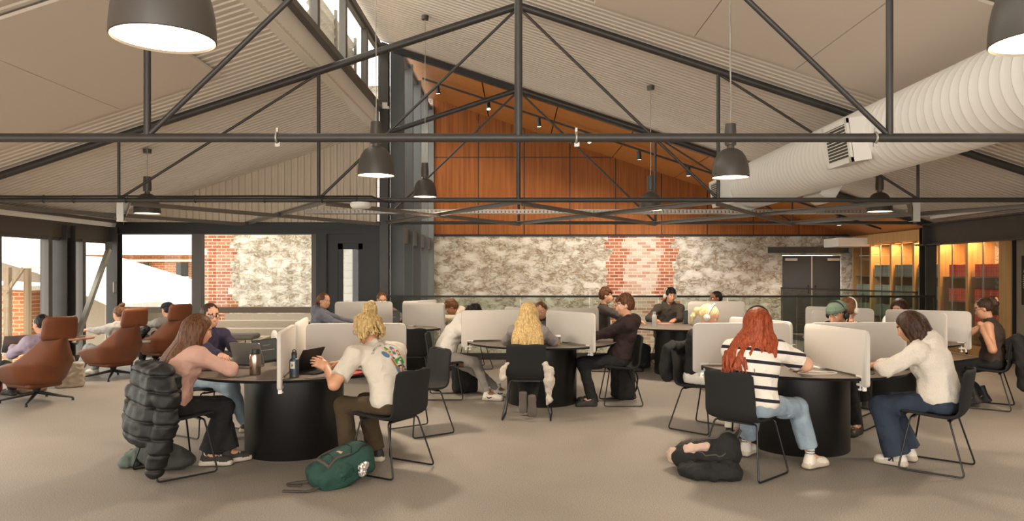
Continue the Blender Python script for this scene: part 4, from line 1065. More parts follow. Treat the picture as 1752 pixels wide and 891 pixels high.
M_blackc = cloth('black', '#1a1918'); M_olive = mat('corduroy_olive', '#463620', .9, bump=.4, bscale=160, stretch=(1, 1, .1), var=.12)
M_whitec = cloth('white', '#e4ddd2'); M_sole = mat('shoe_sole', '#c2b5a2', .6); M_shoew = mat('shoe_white', '#dfd5c7', .55); M_shoek = mat('shoe_black', '#1c1a18', .6); M_soled = mat('shoe_sole_dark', '#2b2622', .7)
M_canvas = mat('canvas_dark', '#37332c', .85, bump=.2, bscale=300)
def stripes_mat():
    m = cloth('striped', '#e9e1d3'); N, L = nodes(m); b = N['Principled BSDF']
    tc = N.new('ShaderNodeTexCoord'); sp = N.new('ShaderNodeSeparateXYZ'); L.new(tc.outputs['Object'], sp.inputs[0])
    # bands across the body, tilted a little with the lean of the back
    a = N.new('ShaderNodeMath'); a.operation = 'MULTIPLY_ADD'; a.inputs[1].default_value = .15; L.new(sp.outputs['Y'], a.inputs[0]); L.new(sp.outputs['Z'], a.inputs[2])
    d = N.new('ShaderNodeMath'); d.operation = 'MULTIPLY'; d.inputs[1].default_value = 1 / .098; L.new(a.outputs[0], d.inputs[0])
    f = N.new('ShaderNodeMath'); f.operation = 'FRACT'; L.new(d.outputs[0], f.inputs[0])
    g = N.new('ShaderNodeMath'); g.operation = 'LESS_THAN'; g.inputs[1].default_value = .27; L.new(f.outputs[0], g.inputs[0])
    mx = N.new('ShaderNodeMix'); mx.data_type = 'RGBA'; mx.inputs['A'].default_value = rgb('#e9e1d3'); mx.inputs['B'].default_value = rgb('#221d2b'); L.new(g.outputs[0], mx.inputs['Factor']); L.new(mx.outputs['Result'], b.inputs['Base Color'])
    return m
M_stripe = stripes_mat()
def ik(a, t, l1, l2, hint):
    a, t = Vector(a), Vector(t); d = t - a; L_ = d.length
    if L_ > (l1 + l2) * .995: t = a + d * ((l1 + l2) * .995 / L_); d = t - a; L_ = d.length
    L_ = max(L_, abs(l1 - l2) + .01); x = (l1 * l1 - l2 * l2 + L_ * L_) / (2 * L_); y = math.sqrt(max(l1 * l1 - x * x, 0))
    u = d.normalized(); h = Vector(hint); h = (h - u * h.dot(u)).normalized(); return a + u * x + h * y, t
def hand(sd, W, d, n, inner, r, curl=(18, 24, 18), spread=.0, thumb=.5, s=1.0):
    """palm and five bent fingers; d along the hand, n out of the palm, inner towards the thumb side"""
    d, n = Vector(d).normalized(), Vector(n); n = (n - d * n.dot(d)).normalized(); l = d.cross(n); 
    if l.dot(Vector(inner)) < 0: l = -l
    rot = Matrix((l, d, n)).transposed()
    sd.cap(W - d * .02, W + d * .03, .027 * s, .026 * s, 0, .02)
    sd.box(W + d * .055 * s, (.030 * s, .038 * s, .007), rot, .008, 0, .015)
    for i, (off, ln) in enumerate(((.031, .070), (.0105, .079), (-.0105, .074), (-.031, .058))):
        b0 = W + d * (.09 * s - abs(off - .008) * .15) + l * off * s; a = 0; dirn = (d + l * off * (1.5 + 6 * spread)).normalized(); p = b0
        for k, fr in enumerate((.45, .31, .24)):
            a += R(curl[k] * (1 + .12 * i)); q = p + (dirn * math.cos(a) + n * math.sin(a)) * ln * fr * s
            sd.cap(p, q, r * (1 - .08 * k), r * (.92 - .08 * k), 0, .005); p = q
    b0 = W + d * .022 + l * .03 * s; m1 = b0 + (d * .55 + l * (.75 * thumb + .2) + n * .3).normalized() * .04 * s; m2 = m1 + (d * .8 + l * .3 * thumb + n * .3).normalized() * .03 * s; m3 = m2 + (d * .9 - l * .1 + n * .25).normalized() * .024 * s
    sd.cap(W + d * .01, b0, .02, .017, 0, .015); sd.cap(b0, m1, r * 1.5, r * 1.2, 0, .012); sd.cap(m1, m2, r * 1.15, r * 1.05, 0, .005); sd.cap(m2, m3, r * 1.05, r * .85, 0, .004)
PEOPLE = {}
def person(label, loc, rz, skin='light', hairm=None, hair='short', s=1.0, fem=False, h=.009, seat=.455, lean=10, bend=8, side=0, twist=0, head=(0, 15, 0),
           hands=((.13, .45, .8), (-.13, .45, .8)), curl=((18, 24, 18), (18, 24, 18)), handup=(None, None), feet=((.12, .42, .09, 0, 0), (-.12, .42, .09, 0, 0)), elbow=((.6, -.5, -.6), (-.6, -.5, -.6)),
           top=None, sleeve='long', hood=False, bulk=1.0, bot=None, wide=0.0, crop=0.0, shoe=None, shoek='low', bulkleg=1.0, name='person', hairopt=None, ontable=True, tuck=False, pelvis=(0, -.03), fold=.0045, collar=True, open_=None):
    root = empty('person', (loc[0], loc[1], 0), rz, label, 'person', None)
    inv = XF((loc[0], loc[1], 0), rz).inverted()
    loc3 = lambda p: Vector(p[1:]) if p[0] == 'l' else (inv @ Vector(p[1:]) if p[0] == 'w' else Vector(p))
    hands = [loc3(p) for p in hands]; feet = [((*loc3(f[:4]), *f[4:]) if f[0] in ('l', 'w') else f) for f in feet]
    sx, cx = math.sin, math.cos
    def dirn(a): a = R(a); return Vector((side * (1 if a >= 0 else 1), sx(a), cx(a))).normalized()
    pel = Vector((pelvis[0], pelvis[1], seat + .078 * bulkleg)); u0, u1, u2 = dirn(lean), dirn(lean + bend), dirn(lean + 1.9 * bend)
    wai = pel + u0 * .16 * s; che = wai + u1 * .182 * s; nec = che + u2 * .158 * s
    rt = Matrix.Rotation(R(twist), 3, 'Z') @ Vector((1, 0, 0)); fw = lambda u: u.cross(rt) * -1 if False else Vector(rt).cross(u) * -1
    f2 = (u2.cross(rt)); f2 = f2 if f2.y > 0 or abs(twist) > 80 else f2
    f1 = u1.cross(rt); f0 = u0.cross(Vector((1, 0, 0)))
    if f0.y < 0: f0 = -f0
    f1 = -f1 if f1.dot(f0) < 0 else f1; f2 = -f2 if f2.dot(f0) < 0 else f2
    sw = (.158 if fem else .185) * s * (.5 + .5 * bulk)
    hyaw, hpit, hrol = head
    Rh = Matrix.Rotation(R(hyaw), 3, 'Z') @ Matrix.Rotation(R(-hpit), 3, 'X') @ Matrix.Rotation(R(hrol), 3, 'Y')
    hs = s * (.97 if fem else 1.0)
    neckdir = (u2 + Vector((0, .35 * sx(R(max(0, hpit))), 1))).normalized()
    ntop = nec + neckdir * .07 * s
    hc = ntop + Rh @ Vector((0, .018, .095)) * hs
    Mh = Matrix.Translation(hc) @ Rh.to_4x4() @ Matrix.Scale(hs, 4)
    SH = [nec - u2 * .055 * s + rt * q * sw + f2 * .012 for q in (1, -1)]
    EL, WR = [], []
    for i in (0, 1):
        e, w_ = ik(SH[i], hands[i], .285 * s, .25 * s, elbow[i])
        if ontable and .7 < hands[i][2] < .9:                     # forearms rest on the table: lift the elbow over its edge
            for t in range(1, 13):
                if e.z >= .805: break
                hv = Vector(elbow[i]).normalized().lerp(Vector(((1, -1)[i] * .7, -.5, .5)).normalized(), t / 12); e, w_ = ik(SH[i], hands[i], .285 * s, .25 * s, hv)
        EL.append(e); WR.append(w_)
    HJ = [pel + Vector((q * .092 * s * (.6 + .4 * bulkleg), .0, -.005)) for q in (1, -1)]
    KN, AN = [], []
    for i in (0, 1):
        k_, a_ = ik(HJ[i], feet[i][:3], .43 * s, .41 * s, (.05 * (1 - 2 * i), 1, .75)); KN.append(k_); AN.append(a_)
    sk = SK[skin]; lip = M_lipd if skin in ('brown', 'dark') else M_lip
    # --- body: one continuous skin
    b = SDF(); 
    rotc = lambda u, r_, f: Matrix((r_, (f - u * f.dot(u)).normalized(), u)).transposed()
    tb = .86 * (.55 + .45 * bulk)
    b.ell(pel + u0 * .03, (.155 * tb, .11 * tb, .095), rotc(u0, Vector((1, 0, 0)), f0), 0, .04)
    b.ell(wai, (.135 * tb, .095 * tb, .14), rotc(u1, rt, f1), 0, .05); b.ell(che, (.155 * tb, .105 * tb, .16), rotc(u2, rt, f2), 0, .05)
    b.cap(SH[0], SH[1], .05, .05, 0, .05)
    b.cap(nec - u2 * .04, ntop + Rh @ Vector((0, 0, .02)), .052 * hs * (1 if not fem else .9), .049 * hs * (1 if not fem else .88), 0, .03)
    armb = .8 + .2 * bulk if sleeve != 'long' else .85
    rb = .052 if sleeve != 'long' else .045
    if bulk > 1.12 and sleeve != 'long': rb = .062
    for i in (0, 1):
        b.cap(SH[i], EL[i], rb * armb, rb * .86 * armb, 0, .03); b.cap(EL[i], WR[i], rb * .84 * armb, .026 * s, 0, .02)
        fore = (WR[i] - EL[i]).normalized()
        if handup[i] is not None: d_, n_ = Vector(handup[i][0]), Vector(handup[i][1])
        else:
            d_ = Vector((fore.x, fore.y, fore.z * .25)); d_ = d_.normalized() if d_.length > .1 else Vector((0, 1, 0)); n_ = Vector((0, 0, -1))
        hand(b, WR[i], d_, n_, (-1 if i == 0 else 1, 0, .3), max(.0078, h * .95) * s ** .5, curl[i], s=.95 * s if not fem else .88 * s)
        b.cap(HJ[i] + Vector((0, 0, .008)), KN[i] + Vector((0, 0, .004)), .062, .05, 0, .03); b.cap(KN[i], AN[i], .046, .034, 0, .02)
        yaw, pit = R(feet[i][3]), R(feet[i][4] if len(feet[i]) > 4 else 0)
        fd = Vector((-sx(yaw) * cx(pit), cx(yaw) * cx(pit), sx(pit)))
        b.cap(AN[i], AN[i] + fd * .13 + Vector((0, 0, -.045)) * cx(pit), .033, .026, 0, .02)
    # head and face
    hd = SDF(Mh); S_ = hs
    fj = .93 if fem else 1.0
    hd.ell((0, -.012, .036), (.076 * S_, .096 * S_, .082 * S_), None, 0, .02)
    hd.ell((0, .022, -.03), (.063 * S_ * fj, .066 * S_, .082 * S_), None, 0, .03)
    hd.ell((0, .05, -.085), (.036 * S_ * fj, .034 * S_, .026 * S_), None, 0, .03)
    for q in (1, -1):
        hd.ell((q * .033, .056, -.028), (.024 * S_, .024 * S_, .03 * S_), None, 0, .02)
        hd.cap((q * .042, .06, .03), (q * .014, .078, .028), .011 * S_, .011 * S_, 0, .015)
        hd.ell((q * .031, .076, .006), (.017 * S_, .016 * S_, .011 * S_), None, 0, .012, True)
        hd.ell((q * .031, .069, .005), (.0135 * S_, .0135 * S_, .0125 * S_), None, 1, .003)
        hd.ell((q * .031, .0795, .004), (.0062 * S_, .005 * S_, .0065 * S_), None, 2, .001)
        hd.cap((q * .045, .067, .015), (q * .017, .078, .013), .0042 * S_, .0042 * S_, 0, .004)     # upper lid
        hd.cap((q * .050, .0655, .030), (q * .016, .086, .030), .0045 * S_, .0055 * S_, 4, .003)     # brow
        hd.ell((q * .074, -.006, -.008), (.010 * S_, .019 * S_, .031 * S_), Matrix.Rotation(R(q * -18), 3, 'Z'), 0, .008)
        hd.ell((q * .009, .093, -.036), (.008 * S_, .01 * S_, .007 * S_), None, 0, .008)
    hd.cap((0, .08, .018), (0, .1, -.03), .0085 * S_, .0125 * S_, 0, .012)
    hd.ell((0, .07, -.06), (.03 * S_, .022 * S_, .022 * S_), None, 0, .02)
    hd.cap((-.017, .083, -.0585), (.017, .083, -.0585), .0055 * S_, .0055 * S_, 3, .004); hd.cap((-.014, .083, -.0675), (.014, .083, -.0675), .0062 * S_, .0062 * S_, 3, .004)
    b.p += hd.p
    body = b.build('body', [sk, M_eye, M_iris, lip, hairm or sk], h, root)
    # --- clothing
    tk = bulk
    if top:
        t = SDF(); g = .0
        t.ell(pel + u0 * .045 + f0 * .01, (.178 * tk * s, .135 * tk * s, .125), rotc(u0, Vector((1, 0, 0)), f0), 0, .06)
        t.ell(wai + f1 * .005, ((.158 if not fem else .15) * tk * s, .125 * tk * s, .15 * s), rotc(u1, rt, f1), 0, .07)
        t.ell(che - f2 * .005, (.178 * (.4 + .6 * tk) * s, .125 * tk * s, .17 * s), rotc(u2, rt, f2), 0, .07)
        if fem:
            for q in (1, -1): t.ell(che + u2 * -.01 + f2 * .075 * tk + rt * q * .07, (.062, .055, .06), None, 0, .05)
        rs = {'long': (.064, .058, .054, .042), 'short': (.072, .068, 0, 0), 'none': (.05, 0, 0, 0)}[sleeve]
        bk = .55 + .45 * tk
        if sleeve != 'none':
            t.cap(SH[0], SH[1], .062, .062, 0, .06); 
            for i in (0, 1): t.cap(nec - u2 * .02, SH[i], .048, .056, 0, .05)
            for i in (0, 1):
                if sleeve == 'long':
                    t.cap(SH[i], EL[i], rs[0] * bk, rs[1] * bk, 0, .05); wv = (WR[i] - EL[i])
                    t.cap(EL[i], EL[i] + wv * .86, rs[2] * bk, rs[3] * bk, 0, .03); t.cap(EL[i] + wv * .8, EL[i] + wv * .97, rs[3] * bk * 1.0, .035, 0, .012, 0.0)
                else:
                    t.cap(SH[i], SH[i] + (EL[i] - SH[i]) * .74, rs[0] * bk, rs[1] * bk * 1.08, 0, .04, 0.0)
        else:
            t.cap(SH[0] * .8 + SH[1] * .2, SH[1] * .8 + SH[0] * .2, .052, .052, 0, .05)
        if collar and not hood: t.chain([nec + neckdir * .02 + f2 * .045, nec + neckdir * .022 + rt * .052, nec + neckdir * .028 - f2 * .05, nec + neckdir * .022 - rt * .052, nec + neckdir * .02 + f2 * .045], .012, 0, .03)
        if hood:
            for q in (1, -1):
                t.chain([nec + f2 * .075 - u2 * .035 + rt * q * .02, nec + rt * q * .075 + u2 * .015, nec - f2 * .07 + rt * q * .05 + u2 * .02], [.026, .036, .04], 0, .03)
            t.ell(nec - f2 * .10 - u2 * .02, (.115, .07, .09), rotc(u2, rt, f2), 0, .05)
        un = -u0
        zc_ = pel - u0 * .045
        topo = t.build('top' if not hood else 'hoodie', top, h, root, fold=fold, wl=.14, seed=len(PEOPLE), cut=[((un.x, un.y, un.z), un.dot(zc_))])
    else: topo = None
    if bot:
        t = SDF(); bl = bulkleg
        t.ell(pel + Vector((0, -.01, -.005)), (.168 * bl * s, .13 * bl, .095 * bl), None, 0, .05)
        for i in (0, 1):
            t.cap(HJ[i], KN[i], .088 * bl, .07 * bl + wide * .2, 0, .05)
            v = AN[i] - KN[i]; e1 = KN[i] + v * ((.99 if not crop else .96) - crop)
            t.cap(KN[i], e1, .068 * bl + wide * .3, (.05 if wide < 0 else .056) * bl + wide, 0, .03, .0)
        def sit(D, X, Y, Z): return np.maximum(D, -np.maximum(np.maximum(np.abs(X) - .3, np.abs(Y + .02) - .255), np.maximum(Z - seat - .018, seat - .075 - Z)))
        t.build('trousers', bot, h, root, fold=fold, wl=.15, seed=len(PEOPLE) + 3, extra=None if tuck else sit)
    if shoe:
        for i in (0, 1):
            yaw, pit = feet[i][3], feet[i][4] if len(feet[i]) > 4 else 0
            Mf = Matrix.Translation(AN[i]) @ (Matrix.Rotation(R(yaw), 3, 'Z') @ Matrix.Rotation(R(pit), 3, 'X')).to_4x4() @ Matrix.Scale(s, 4)
            f = SDF(Mf); z0 = -.085
            f.box((0, .055, z0 + .014), (.030, .115, .004), None, .012, 1, .01); f.ell((0, .13, z0 + .015), (.045, .06, .016), None, 1, .02); f.ell((0, -.03, z0 + .016), (.036, .05, .018), None, 1, .02)
            f.ell((0, .125, z0 + .04), (.043, .06, .032), None, 0, .03); f.cap((0, -.028, z0 + .05), (0, .07, z0 + .048), .037, .036, 0, .03)
            f.cap((0, -.02, z0 + .06), (0, -.012, z0 + {'low': .10, 'high': .15, 'boot': .2}[shoek]), .038, .042, 0, .03, .0)
            f.cap((0, .03, z0 + .078), (0, .09, z0 + .062), .02, .018, 2, .012)
            for q in range(4): f.cap((-.022, .03 + .017 * q, z0 + .093 - .006 * q), (.022, .03 + .017 * q, z0 + .093 - .006 * q), .0045, .0045, 1, .004)
            sh = f.build('shoe', [shoe[0], shoe[1], shoe[2] if len(shoe) > 2 else shoe[0]], min(h, .007), root)
            if shoek != 'boot' and (crop > .02 or shoe[0] is M_shoew) and wide < .03:
                f = SDF(Mf); f.cap((0, -.015, z0 + .07), (0, -.012, z0 + .17), .036, .036, 0, .02, .0); f.build('sock', mat('sock_white', '#d9d2c8', .9), h, root)
    # --- hair
    P_ = PEOPLE[label] = dict(root=root, Mh=Mh, hs=hs, nec=nec, u2=u2, u1=u1, f2=f2, rt=rt, che=che, wai=wai, h=h, top=topo, SH=SH, EL=EL, WR=WR, f1=f1, AN=AN)
    if hairm: do_hair(P_, hair, hairm, hairopt or {})
    return P_
def cap_hair(f, hs, lift=0.0, front=.0, back=-.06):
    f.ell((0, -.02, .04), ((.083 + lift) * hs, (.098 + lift) * hs, (.086 + lift) * hs), None, 0, .02)
    f.ell((0, -.05, -.0), ((.078 + lift) * hs, (.07 + lift) * hs, .09 * hs), None, 0, .03)
    f.ell((0, .105, -.035 - front), (.068 * hs, .085 * hs, .105 * hs), None, 0, .012, True)         # opens the face
    for q in (1, -1): f.ell((q * .085, .02, -.045), (.03 * hs, .045 * hs, .05 * hs), None, 0, .015, True)
    f.box((0, 0, back - .1), (.2, .2, .1), None, .0, 0, .015, True)
def do_hair(P_, style, m, o):
    rn = random.Random(o.get('seed', 5)); hs = P_['hs']; Mh = P_['Mh']; root = P_['root']; h = min(P_['h'], .008)
    f = SDF(Mh); fold, wl = .003, .03
    if style in ('short', 'crop'):
        cap_hair(f, hs, .004 if style == 'short' else -.002, o.get('front', 0)); 
        if style == 'short':
            for k in range(46):
                a = rn.uniform(-PI, PI); e = rn.uniform(.15, 1.4); p = Vector((.08 * math.cos(e) * math.sin(a), -.02 - .095 * math.cos(e) * math.cos(a), .045 + .088 * math.sin(e)))
                if p.y > .05 and p.z < .085: continue
                q = p + Vector((rn.uniform(-.02, .02), rn.uniform(-.012, .02), rn.uniform(-.008, .012))); f.cap(p, q, .013 * hs, .008 * hs, 0, .012)
            for k in range(9): x = -.05 + .0125 * k; f.cap((x, .055, .1), (x + rn.uniform(-.012, .012), .088, .072 - rn.uniform(0, .025)), .013 * hs, .008 * hs, 0, .01)
        fold = .004; wl = .025
    elif style == 'curly':
        cap_hair(f, hs, .006)
        for k in range(120):
            a = rn.uniform(-PI, PI); e = rn.uniform(-.3, 1.5); p = Vector((.09 * math.cos(e) * math.sin(a), -.02 - .1 * math.cos(e) * math.cos(a), .04 + .096 * math.sin(e)))
            if p.y > .045 and p.z < .07 or (e < 0 and p.y > -.02): continue
            f.ell(p, [rn.uniform(.011, .017) * hs] * 3, None, 0, .008)
    elif style in ('tied', 'bun', 'messybun', 'pony', 'clip'):
        cap_hair(f, hs, -.001, .0, -.055)
        if style in ('tied', 'pony'): f.chain([(0, -.11, .03), (0, -.15, .0), (.01, -.155, -.08), (.012, -.14, -.16)], [.02, .027, .024, .01], 0, .02)
        if style == 'bun': f.ell((0, -.085, .12), (.04 * hs, .04 * hs, .036 * hs), None, 0, .01); f.ell((.012, -.1, .135), (.03, .026, .024), None, 0, .008)
        if style == 'clip':
            f.chain([(0, -.1, .0), (0, -.135, .015), (0, -.14, .06), (0, -.115, .1)], [.032, .036, .03, .022], 0, .02); f.chain([(0, -.12, .08), (.02, -.15, .1), (.03, -.14, .07)], [.016, .012, .006], 0, .01)
        if style == 'messybun':
            fold = .004
            f.chain([(.0, -.05, .115), (.03, -.07, .15), (.02, -.105, .165), (-.02, -.11, .135)], [.03, .034, .034, .028], 0, .02)
            f.chain([(-.02, -.06, .13), (-.03, -.1, .16), (.01, -.13, .13), (.035, -.11, .1)], [.024, .026, .026, .018], 0, .012)
            for k in range(64):
                a = rn.uniform(-2.0, 2.0); r0 = .085; p = Vector((.07 * math.sin(a), -.02 - .085 * math.cos(a), .10)); q = Vector((.102 * math.sin(a + rn.uniform(-.15, .15)), -.025 - .112 * math.cos(a), .03 + rn.uniform(-.02, .02)))
                e = Vector((.108 * math.sin(a + rn.uniform(-.25, .25)), -.03 - .115 * math.cos(a), -.045 + rn.uniform(-.04, .03)))
                f.chain([p, q, e, e + Vector((rn.uniform(-.02, .02), rn.uniform(-.02, .02), -.03))], [.014, .012, .008, .004], 0, .007)
    elif style in ('long', 'wavy', 'bob', 'straight'):
        cap_hair(f, hs, .005, o.get('front', 0), -.2)
        g = SDF(); nec, u2, u1, f2, rt = P_['nec'], P_['u2'], P_['u1'], P_['f2'], P_['rt']; L_ = o.get('len', .34); wv = o.get('wave', .006); sp = o.get('spread', 1.0); off = o.get('off', 0.0); n = o.get('n', 54); th = o.get('th', 1.0)
        out = .112 + .03 * o.get('out', 0)
        for k in range(n):
            a = -o.get('arc', 2.0) + 2 * o.get('arc', 2.0) * (k + .5) / n + rn.uniform(-.06, .06); lay = rn.uniform(.9, 1.1)
            c, s_ = math.cos(a), math.sin(a)
            P0 = Mh @ Vector((.06 * s_, -.02 - .065 * c, .095)); P1 = Mh @ Vector((.088 * s_ * lay, -.02 - .102 * c * lay, .03)); P2 = Mh @ Vector((.095 * s_ * lay, -.025 - .1 * c * lay, -.06)) 
            kk = max(0, c)
            if style == 'bob':
                P3 = Mh @ Vector((.1 * s_ * lay, -.03 - .1 * c * lay, -.06 - L_ * .5)); pts = [P0, P1, P2, P3, P3 + Vector((0, 0, -L_ * .35)) + f2 * (.02 * rn.uniform(-1, 1))]
            else:
                bx = .15 * s_ * sp + off; 
                P3 = nec + rt * (bx * .85) - f2 * (out * (.25 + .75 * kk) - (.10 if c < 0 else 0) * -c * 1.2) + u2 * .0
                P4 = nec + rt * (bx + off * .6) - f2 * ((out + .02) * (.35 + .65 * kk) + .0 - (.12 if c < 0 else 0) * -c) - u2 * L_ * .45 * rn.uniform(.85, 1.1)
                P5 = P4 + rt * off * .4 - f2 * (.012) - (u1 * .85 + Vector((0, 0, .15))) * L_ * .55 * rn.uniform(.75, 1.12)
                pts = [P0, P1, P2, P3, P4, P5]
            # resample with waves
            fine = []; 
            for i in range(len(pts) - 1):
                for t in range(4):
                    u = t / 4; p = [pts[max(0, min(len(pts) - 1, i + q))] for q in (-1, 0, 1, 2)]
                    fine.append(.5 * ((2 * p[1]) + (p[2] - p[0]) * u + (2 * p[0] - 5 * p[1] + 4 * p[2] - p[3]) * u * u + (3 * p[1] - p[0] - 3 * p[2] + p[3]) * u ** 3))
            fine.append(pts[-1]); ph = rn.uniform(0, 6.28); m_ = len(fine)
            for i in range(m_):
                w_ = wv * max(0, (i / m_ - .3)) * 1.6; fine[i] = fine[i] + rt * w_ * math.sin(ph + i * .95) + f2 * w_ * .6 * math.cos(ph * 1.3 + i * .8)
            g.chain(fine, [(.013 + .006 * math.sin(min(1, i / m_ * 1.5) * PI)) * th * (1 if i < m_ - 5 else max(.25, (m_ - i) / 5.5)) for i in range(m_)], 0, .006)
        f.p += g.p; fold = .0
    elif style == 'hat': return
    P_['hair'] = f.build('hair', m, h, root, fold=fold, wl=wl, seed=o.get('seed', 2))
def headphones(P_, mcup, mband, r=.09, big=1.0):
    root, Mh = P_['root'], P_['Mh']; m_ = MB(); m_.M = Mh
    pts = [(.092 * math.cos(t) * 1.0, -.012, .04 + .105 * math.sin(t)) for t in [PI * k / 20 for k in range(21)]]
    pts = [(.093, -.012, .0)] + pts + [(-.093, -.012, .0)]
    m_.tube(pts, .0085, 8); hp = m_.build('headphones', mband, root)
    for q in (1, -1):
        m_ = MB(); m_.M = Mh; m_.lathe([(0, -.018), (.028, -.018), (.036, -.012), (.039, 0), (.036, .014), (.028, .019), (0, .02)], 20, (q * .095, -.008, -.012), axis=(q, 0, 0)); m_.build('ear_cup', mcup, hp)
def glasses(P_, m):
    m_ = MB(); m_.M = P_['Mh']; n = 16
    for q in (1, -1):
        m_.tube([(q * .032 + .024 * math.cos(t), .098, .004 + .019 * math.sin(t)) for t in [2 * PI * k / n for k in range(n)]], .0022, 6, closed=True)
        m_.tube([(q * .056, .097, .008), (q * .078, .05, .006), (q * .081, -.01, .0)], .0022, 6)
    m_.tube([(.009, .099, .008), (0, .103, .010), (-.009, .099, .008)], .0022, 6); m_.build('glasses', m, P_['root'])
def earbud(P_, q):
    m_ = MB(); m_.M = P_['Mh']; m_.lathe([(0, -.006), (.006, -.004), (.007, .003), (0, .008)], 10, (q * .083, .008, -.012), axis=(q, 0, 0)); m_.tube([(q * .084, .010, -.014), (q * .082, .016, -.034)], .003, 6); m_.build('earbud', M_shoew, P_['root'])
def seat_at(k): x, y, rz = CH[k]; return (x, y), rz
HN = .0068; HF = .0095
def at(k): return dict(zip(('loc', 'rz'), seat_at(k)))
W3 = lambda x, y, z: ('w', x, y, z)
p_pink = person('young woman in a pink jumper with long straight brown hair, turned away from us', **at('pink'), skin='light', hairm=H_brown, hair='long', hairopt=dict(len=.36, wave=.004, spread=.95, off=-.035, n=60, arc=2.1, seed=4), s=.97, fem=True, h=HN, lean=10, bend=8, side=.07, head=(-20, 18, 4),
    hands=(W3(-2.42, 6.22, .805), W3(-2.56, 6.42, .805)), feet=((.02, .27, .095, -40, 0), (.06, .42, .095, 0, 0)), top=cloth('pink', '#c99d8b'), bot=M_blackc, wide=.03, shoe=(M_canvas, M_sole, M_sole), shoek='high', crop=.02)
p_gla = person('woman in glasses and a purple jacket facing us across the near left table', **at('glasses'), skin='fair', hairm=H_dark, hair='tied', s=.98, fem=True, h=.008, lean=3, bend=6, head=(-14, 6, 3), hands=(W3(-2.72, 6.88, .80), W3(-2.6, 7.1, .80)), feet=((-.1, .46, .12, -45, 12), (.12, .4, .09, -30, 0)),
    top=cloth('purple', '#332b40'), bot=M_denim, shoe=(M_canvas, M_sole, M_sole), shoek='high')
glasses(p_gla, M_black)
p_bl = person('blond man with a messy bun in a white printed T-shirt, his back to us', **at('blond'), skin='light', hairm=H_blond, hair='messybun', hairopt=dict(seed=9), s=1.02, h=HN, lean=14, bend=12, side=.0, twist=-18, ontable=False, head=(0, 22, 0), hands=(W3(-1.60, 6.42, .80), W3(-1.56, 6.02, .835)), handup=(None, ((-.75, .35, .45), (.25, .9, -.2))), curl=((18, 24, 18), (30, 35, 25)),
    feet=((.16, .30, .09, 15, 0), (-.12, .34, .09, 8, 0)), top=cloth('tee', '#d3c8b8', .12), sleeve='short', bot=wrinkle(M_olive, 8, .4), wide=.022, bulk=1.1, shoe=(M_shoek, M_sole, M_shoek), elbow=((.7, -.4, -.5), (-.7, -.3, -.75)), fold=.0035)
glasses(p_bl, mat('gold_wire', '#b39a6a', .3, .8))
p_wh = person('curly-haired man in a white hoodie bending over the middle table', **at('whitehood'), skin='brown', hairm=H_black, hair='curly', s=1.0, h=.008, lean=17, bend=19, head=(-8, 34, 0), hands=(W3(-.36, 9.28, .80), W3(-.42, 9.5, .80)), feet=((.24, .55, .09, -10, 0), (-.06, .68, .09, -5, 0)),
    top=M_whitec, hood=True, bot=cloth('grey_track', '#8b847b'), wide=-.002, crop=.03, shoe=(M_shoew, M_sole, M_shoew), shoek='high', bulk=1.05)
glasses(p_wh, M_black)
p_lb = person('woman with very long wavy blonde hair seen from behind in a grey top', **at('longblonde'), skin='fair', hairm=H_blond, hair='wavy', hairopt=dict(len=.42, wave=.016, spread=1.05, n=64, th=1.05, seed=12), s=.97, fem=True, h=.008, lean=10, bend=8, head=(3, 12, 0), hands=(W3(.3, 8.72, .80), W3(-.02, 8.76, .80)), tuck=True, feet=((.05, .06, .20, 0, -72), (-.05, .1, .23, 0, -72)),
    top=cloth('mauve_grey', '#837b78'), bot=M_blackc, shoe=(M_shoek, mat('sole_grey', '#6f645a', .8), M_shoek))
p_ma = person('man in a dark maroon hoodie sitting in profile at the middle table', **at('maroon'), skin='fair', hairm=H_brown, hair='short', hairopt=dict(seed=3), s=1.03, h=.008, lean=-20, bend=8, head=(4, 8, 0), pelvis=(0, .03), hands=(W3(.88, 8.95, .80), W3(.86, 9.22, .80)), feet=((.06, .34, .09, 0, 0), (-.2, .38, .09, 6, 0)), top=cloth('maroon', '#2c1c1a'), hood=True, bot=M_blackc, shoe=(M_shoek, M_soled, M_shoek), bulk=1.02)
earbud(p_ma, -1)
p_dw = person('dark-haired woman in navy looking down behind the middle table', **at('darkwoman'), skin='fair', hairm=H_brown, hair='tied', s=.96, fem=True, h=HF, lean=20, bend=12, head=(-4, 18, 6), pelvis=(.14, -.03), hands=(W3(.42, 9.9, .80), W3(.62, 9.9, .80)), top=cloth('navy', '#23252b'), bot=M_blackc, shoe=(M_shoek, M_soled))
p_ch = person('man in a charcoal jumper sitting in profile, facing right, at the back', **at('charcoal'), skin='light', hairm=H_brown, hair='short', hairopt=dict(seed=8), s=1.04, h=HF, lean=-6, bend=7, head=(-6, 8, 0), hands=(W3(1.95, 11.75, .80), W3(1.95, 12.1, .80)), top=cloth('charcoal', '#3a332d'), bot=M_blackc, shoe=(M_shoek, M_soled))
p_gh = person('man in white headphones and a grey-brown hoodie facing us', **at('greyhp'), skin='light', hairm=H_black, hair='short', hairopt=dict(seed=2), s=1.04, h=HF, lean=8, bend=7, head=(16, 8, 0), hands=(W3(2.3, 12.5, .80), W3(2.62, 12.45, .80)), top=cloth('grey_brown', '#4b4239'), hood=True, bot=M_blackc, shoe=(M_shoek, M_soled))
headphones(p_gh, M_shoew, M_shoew)
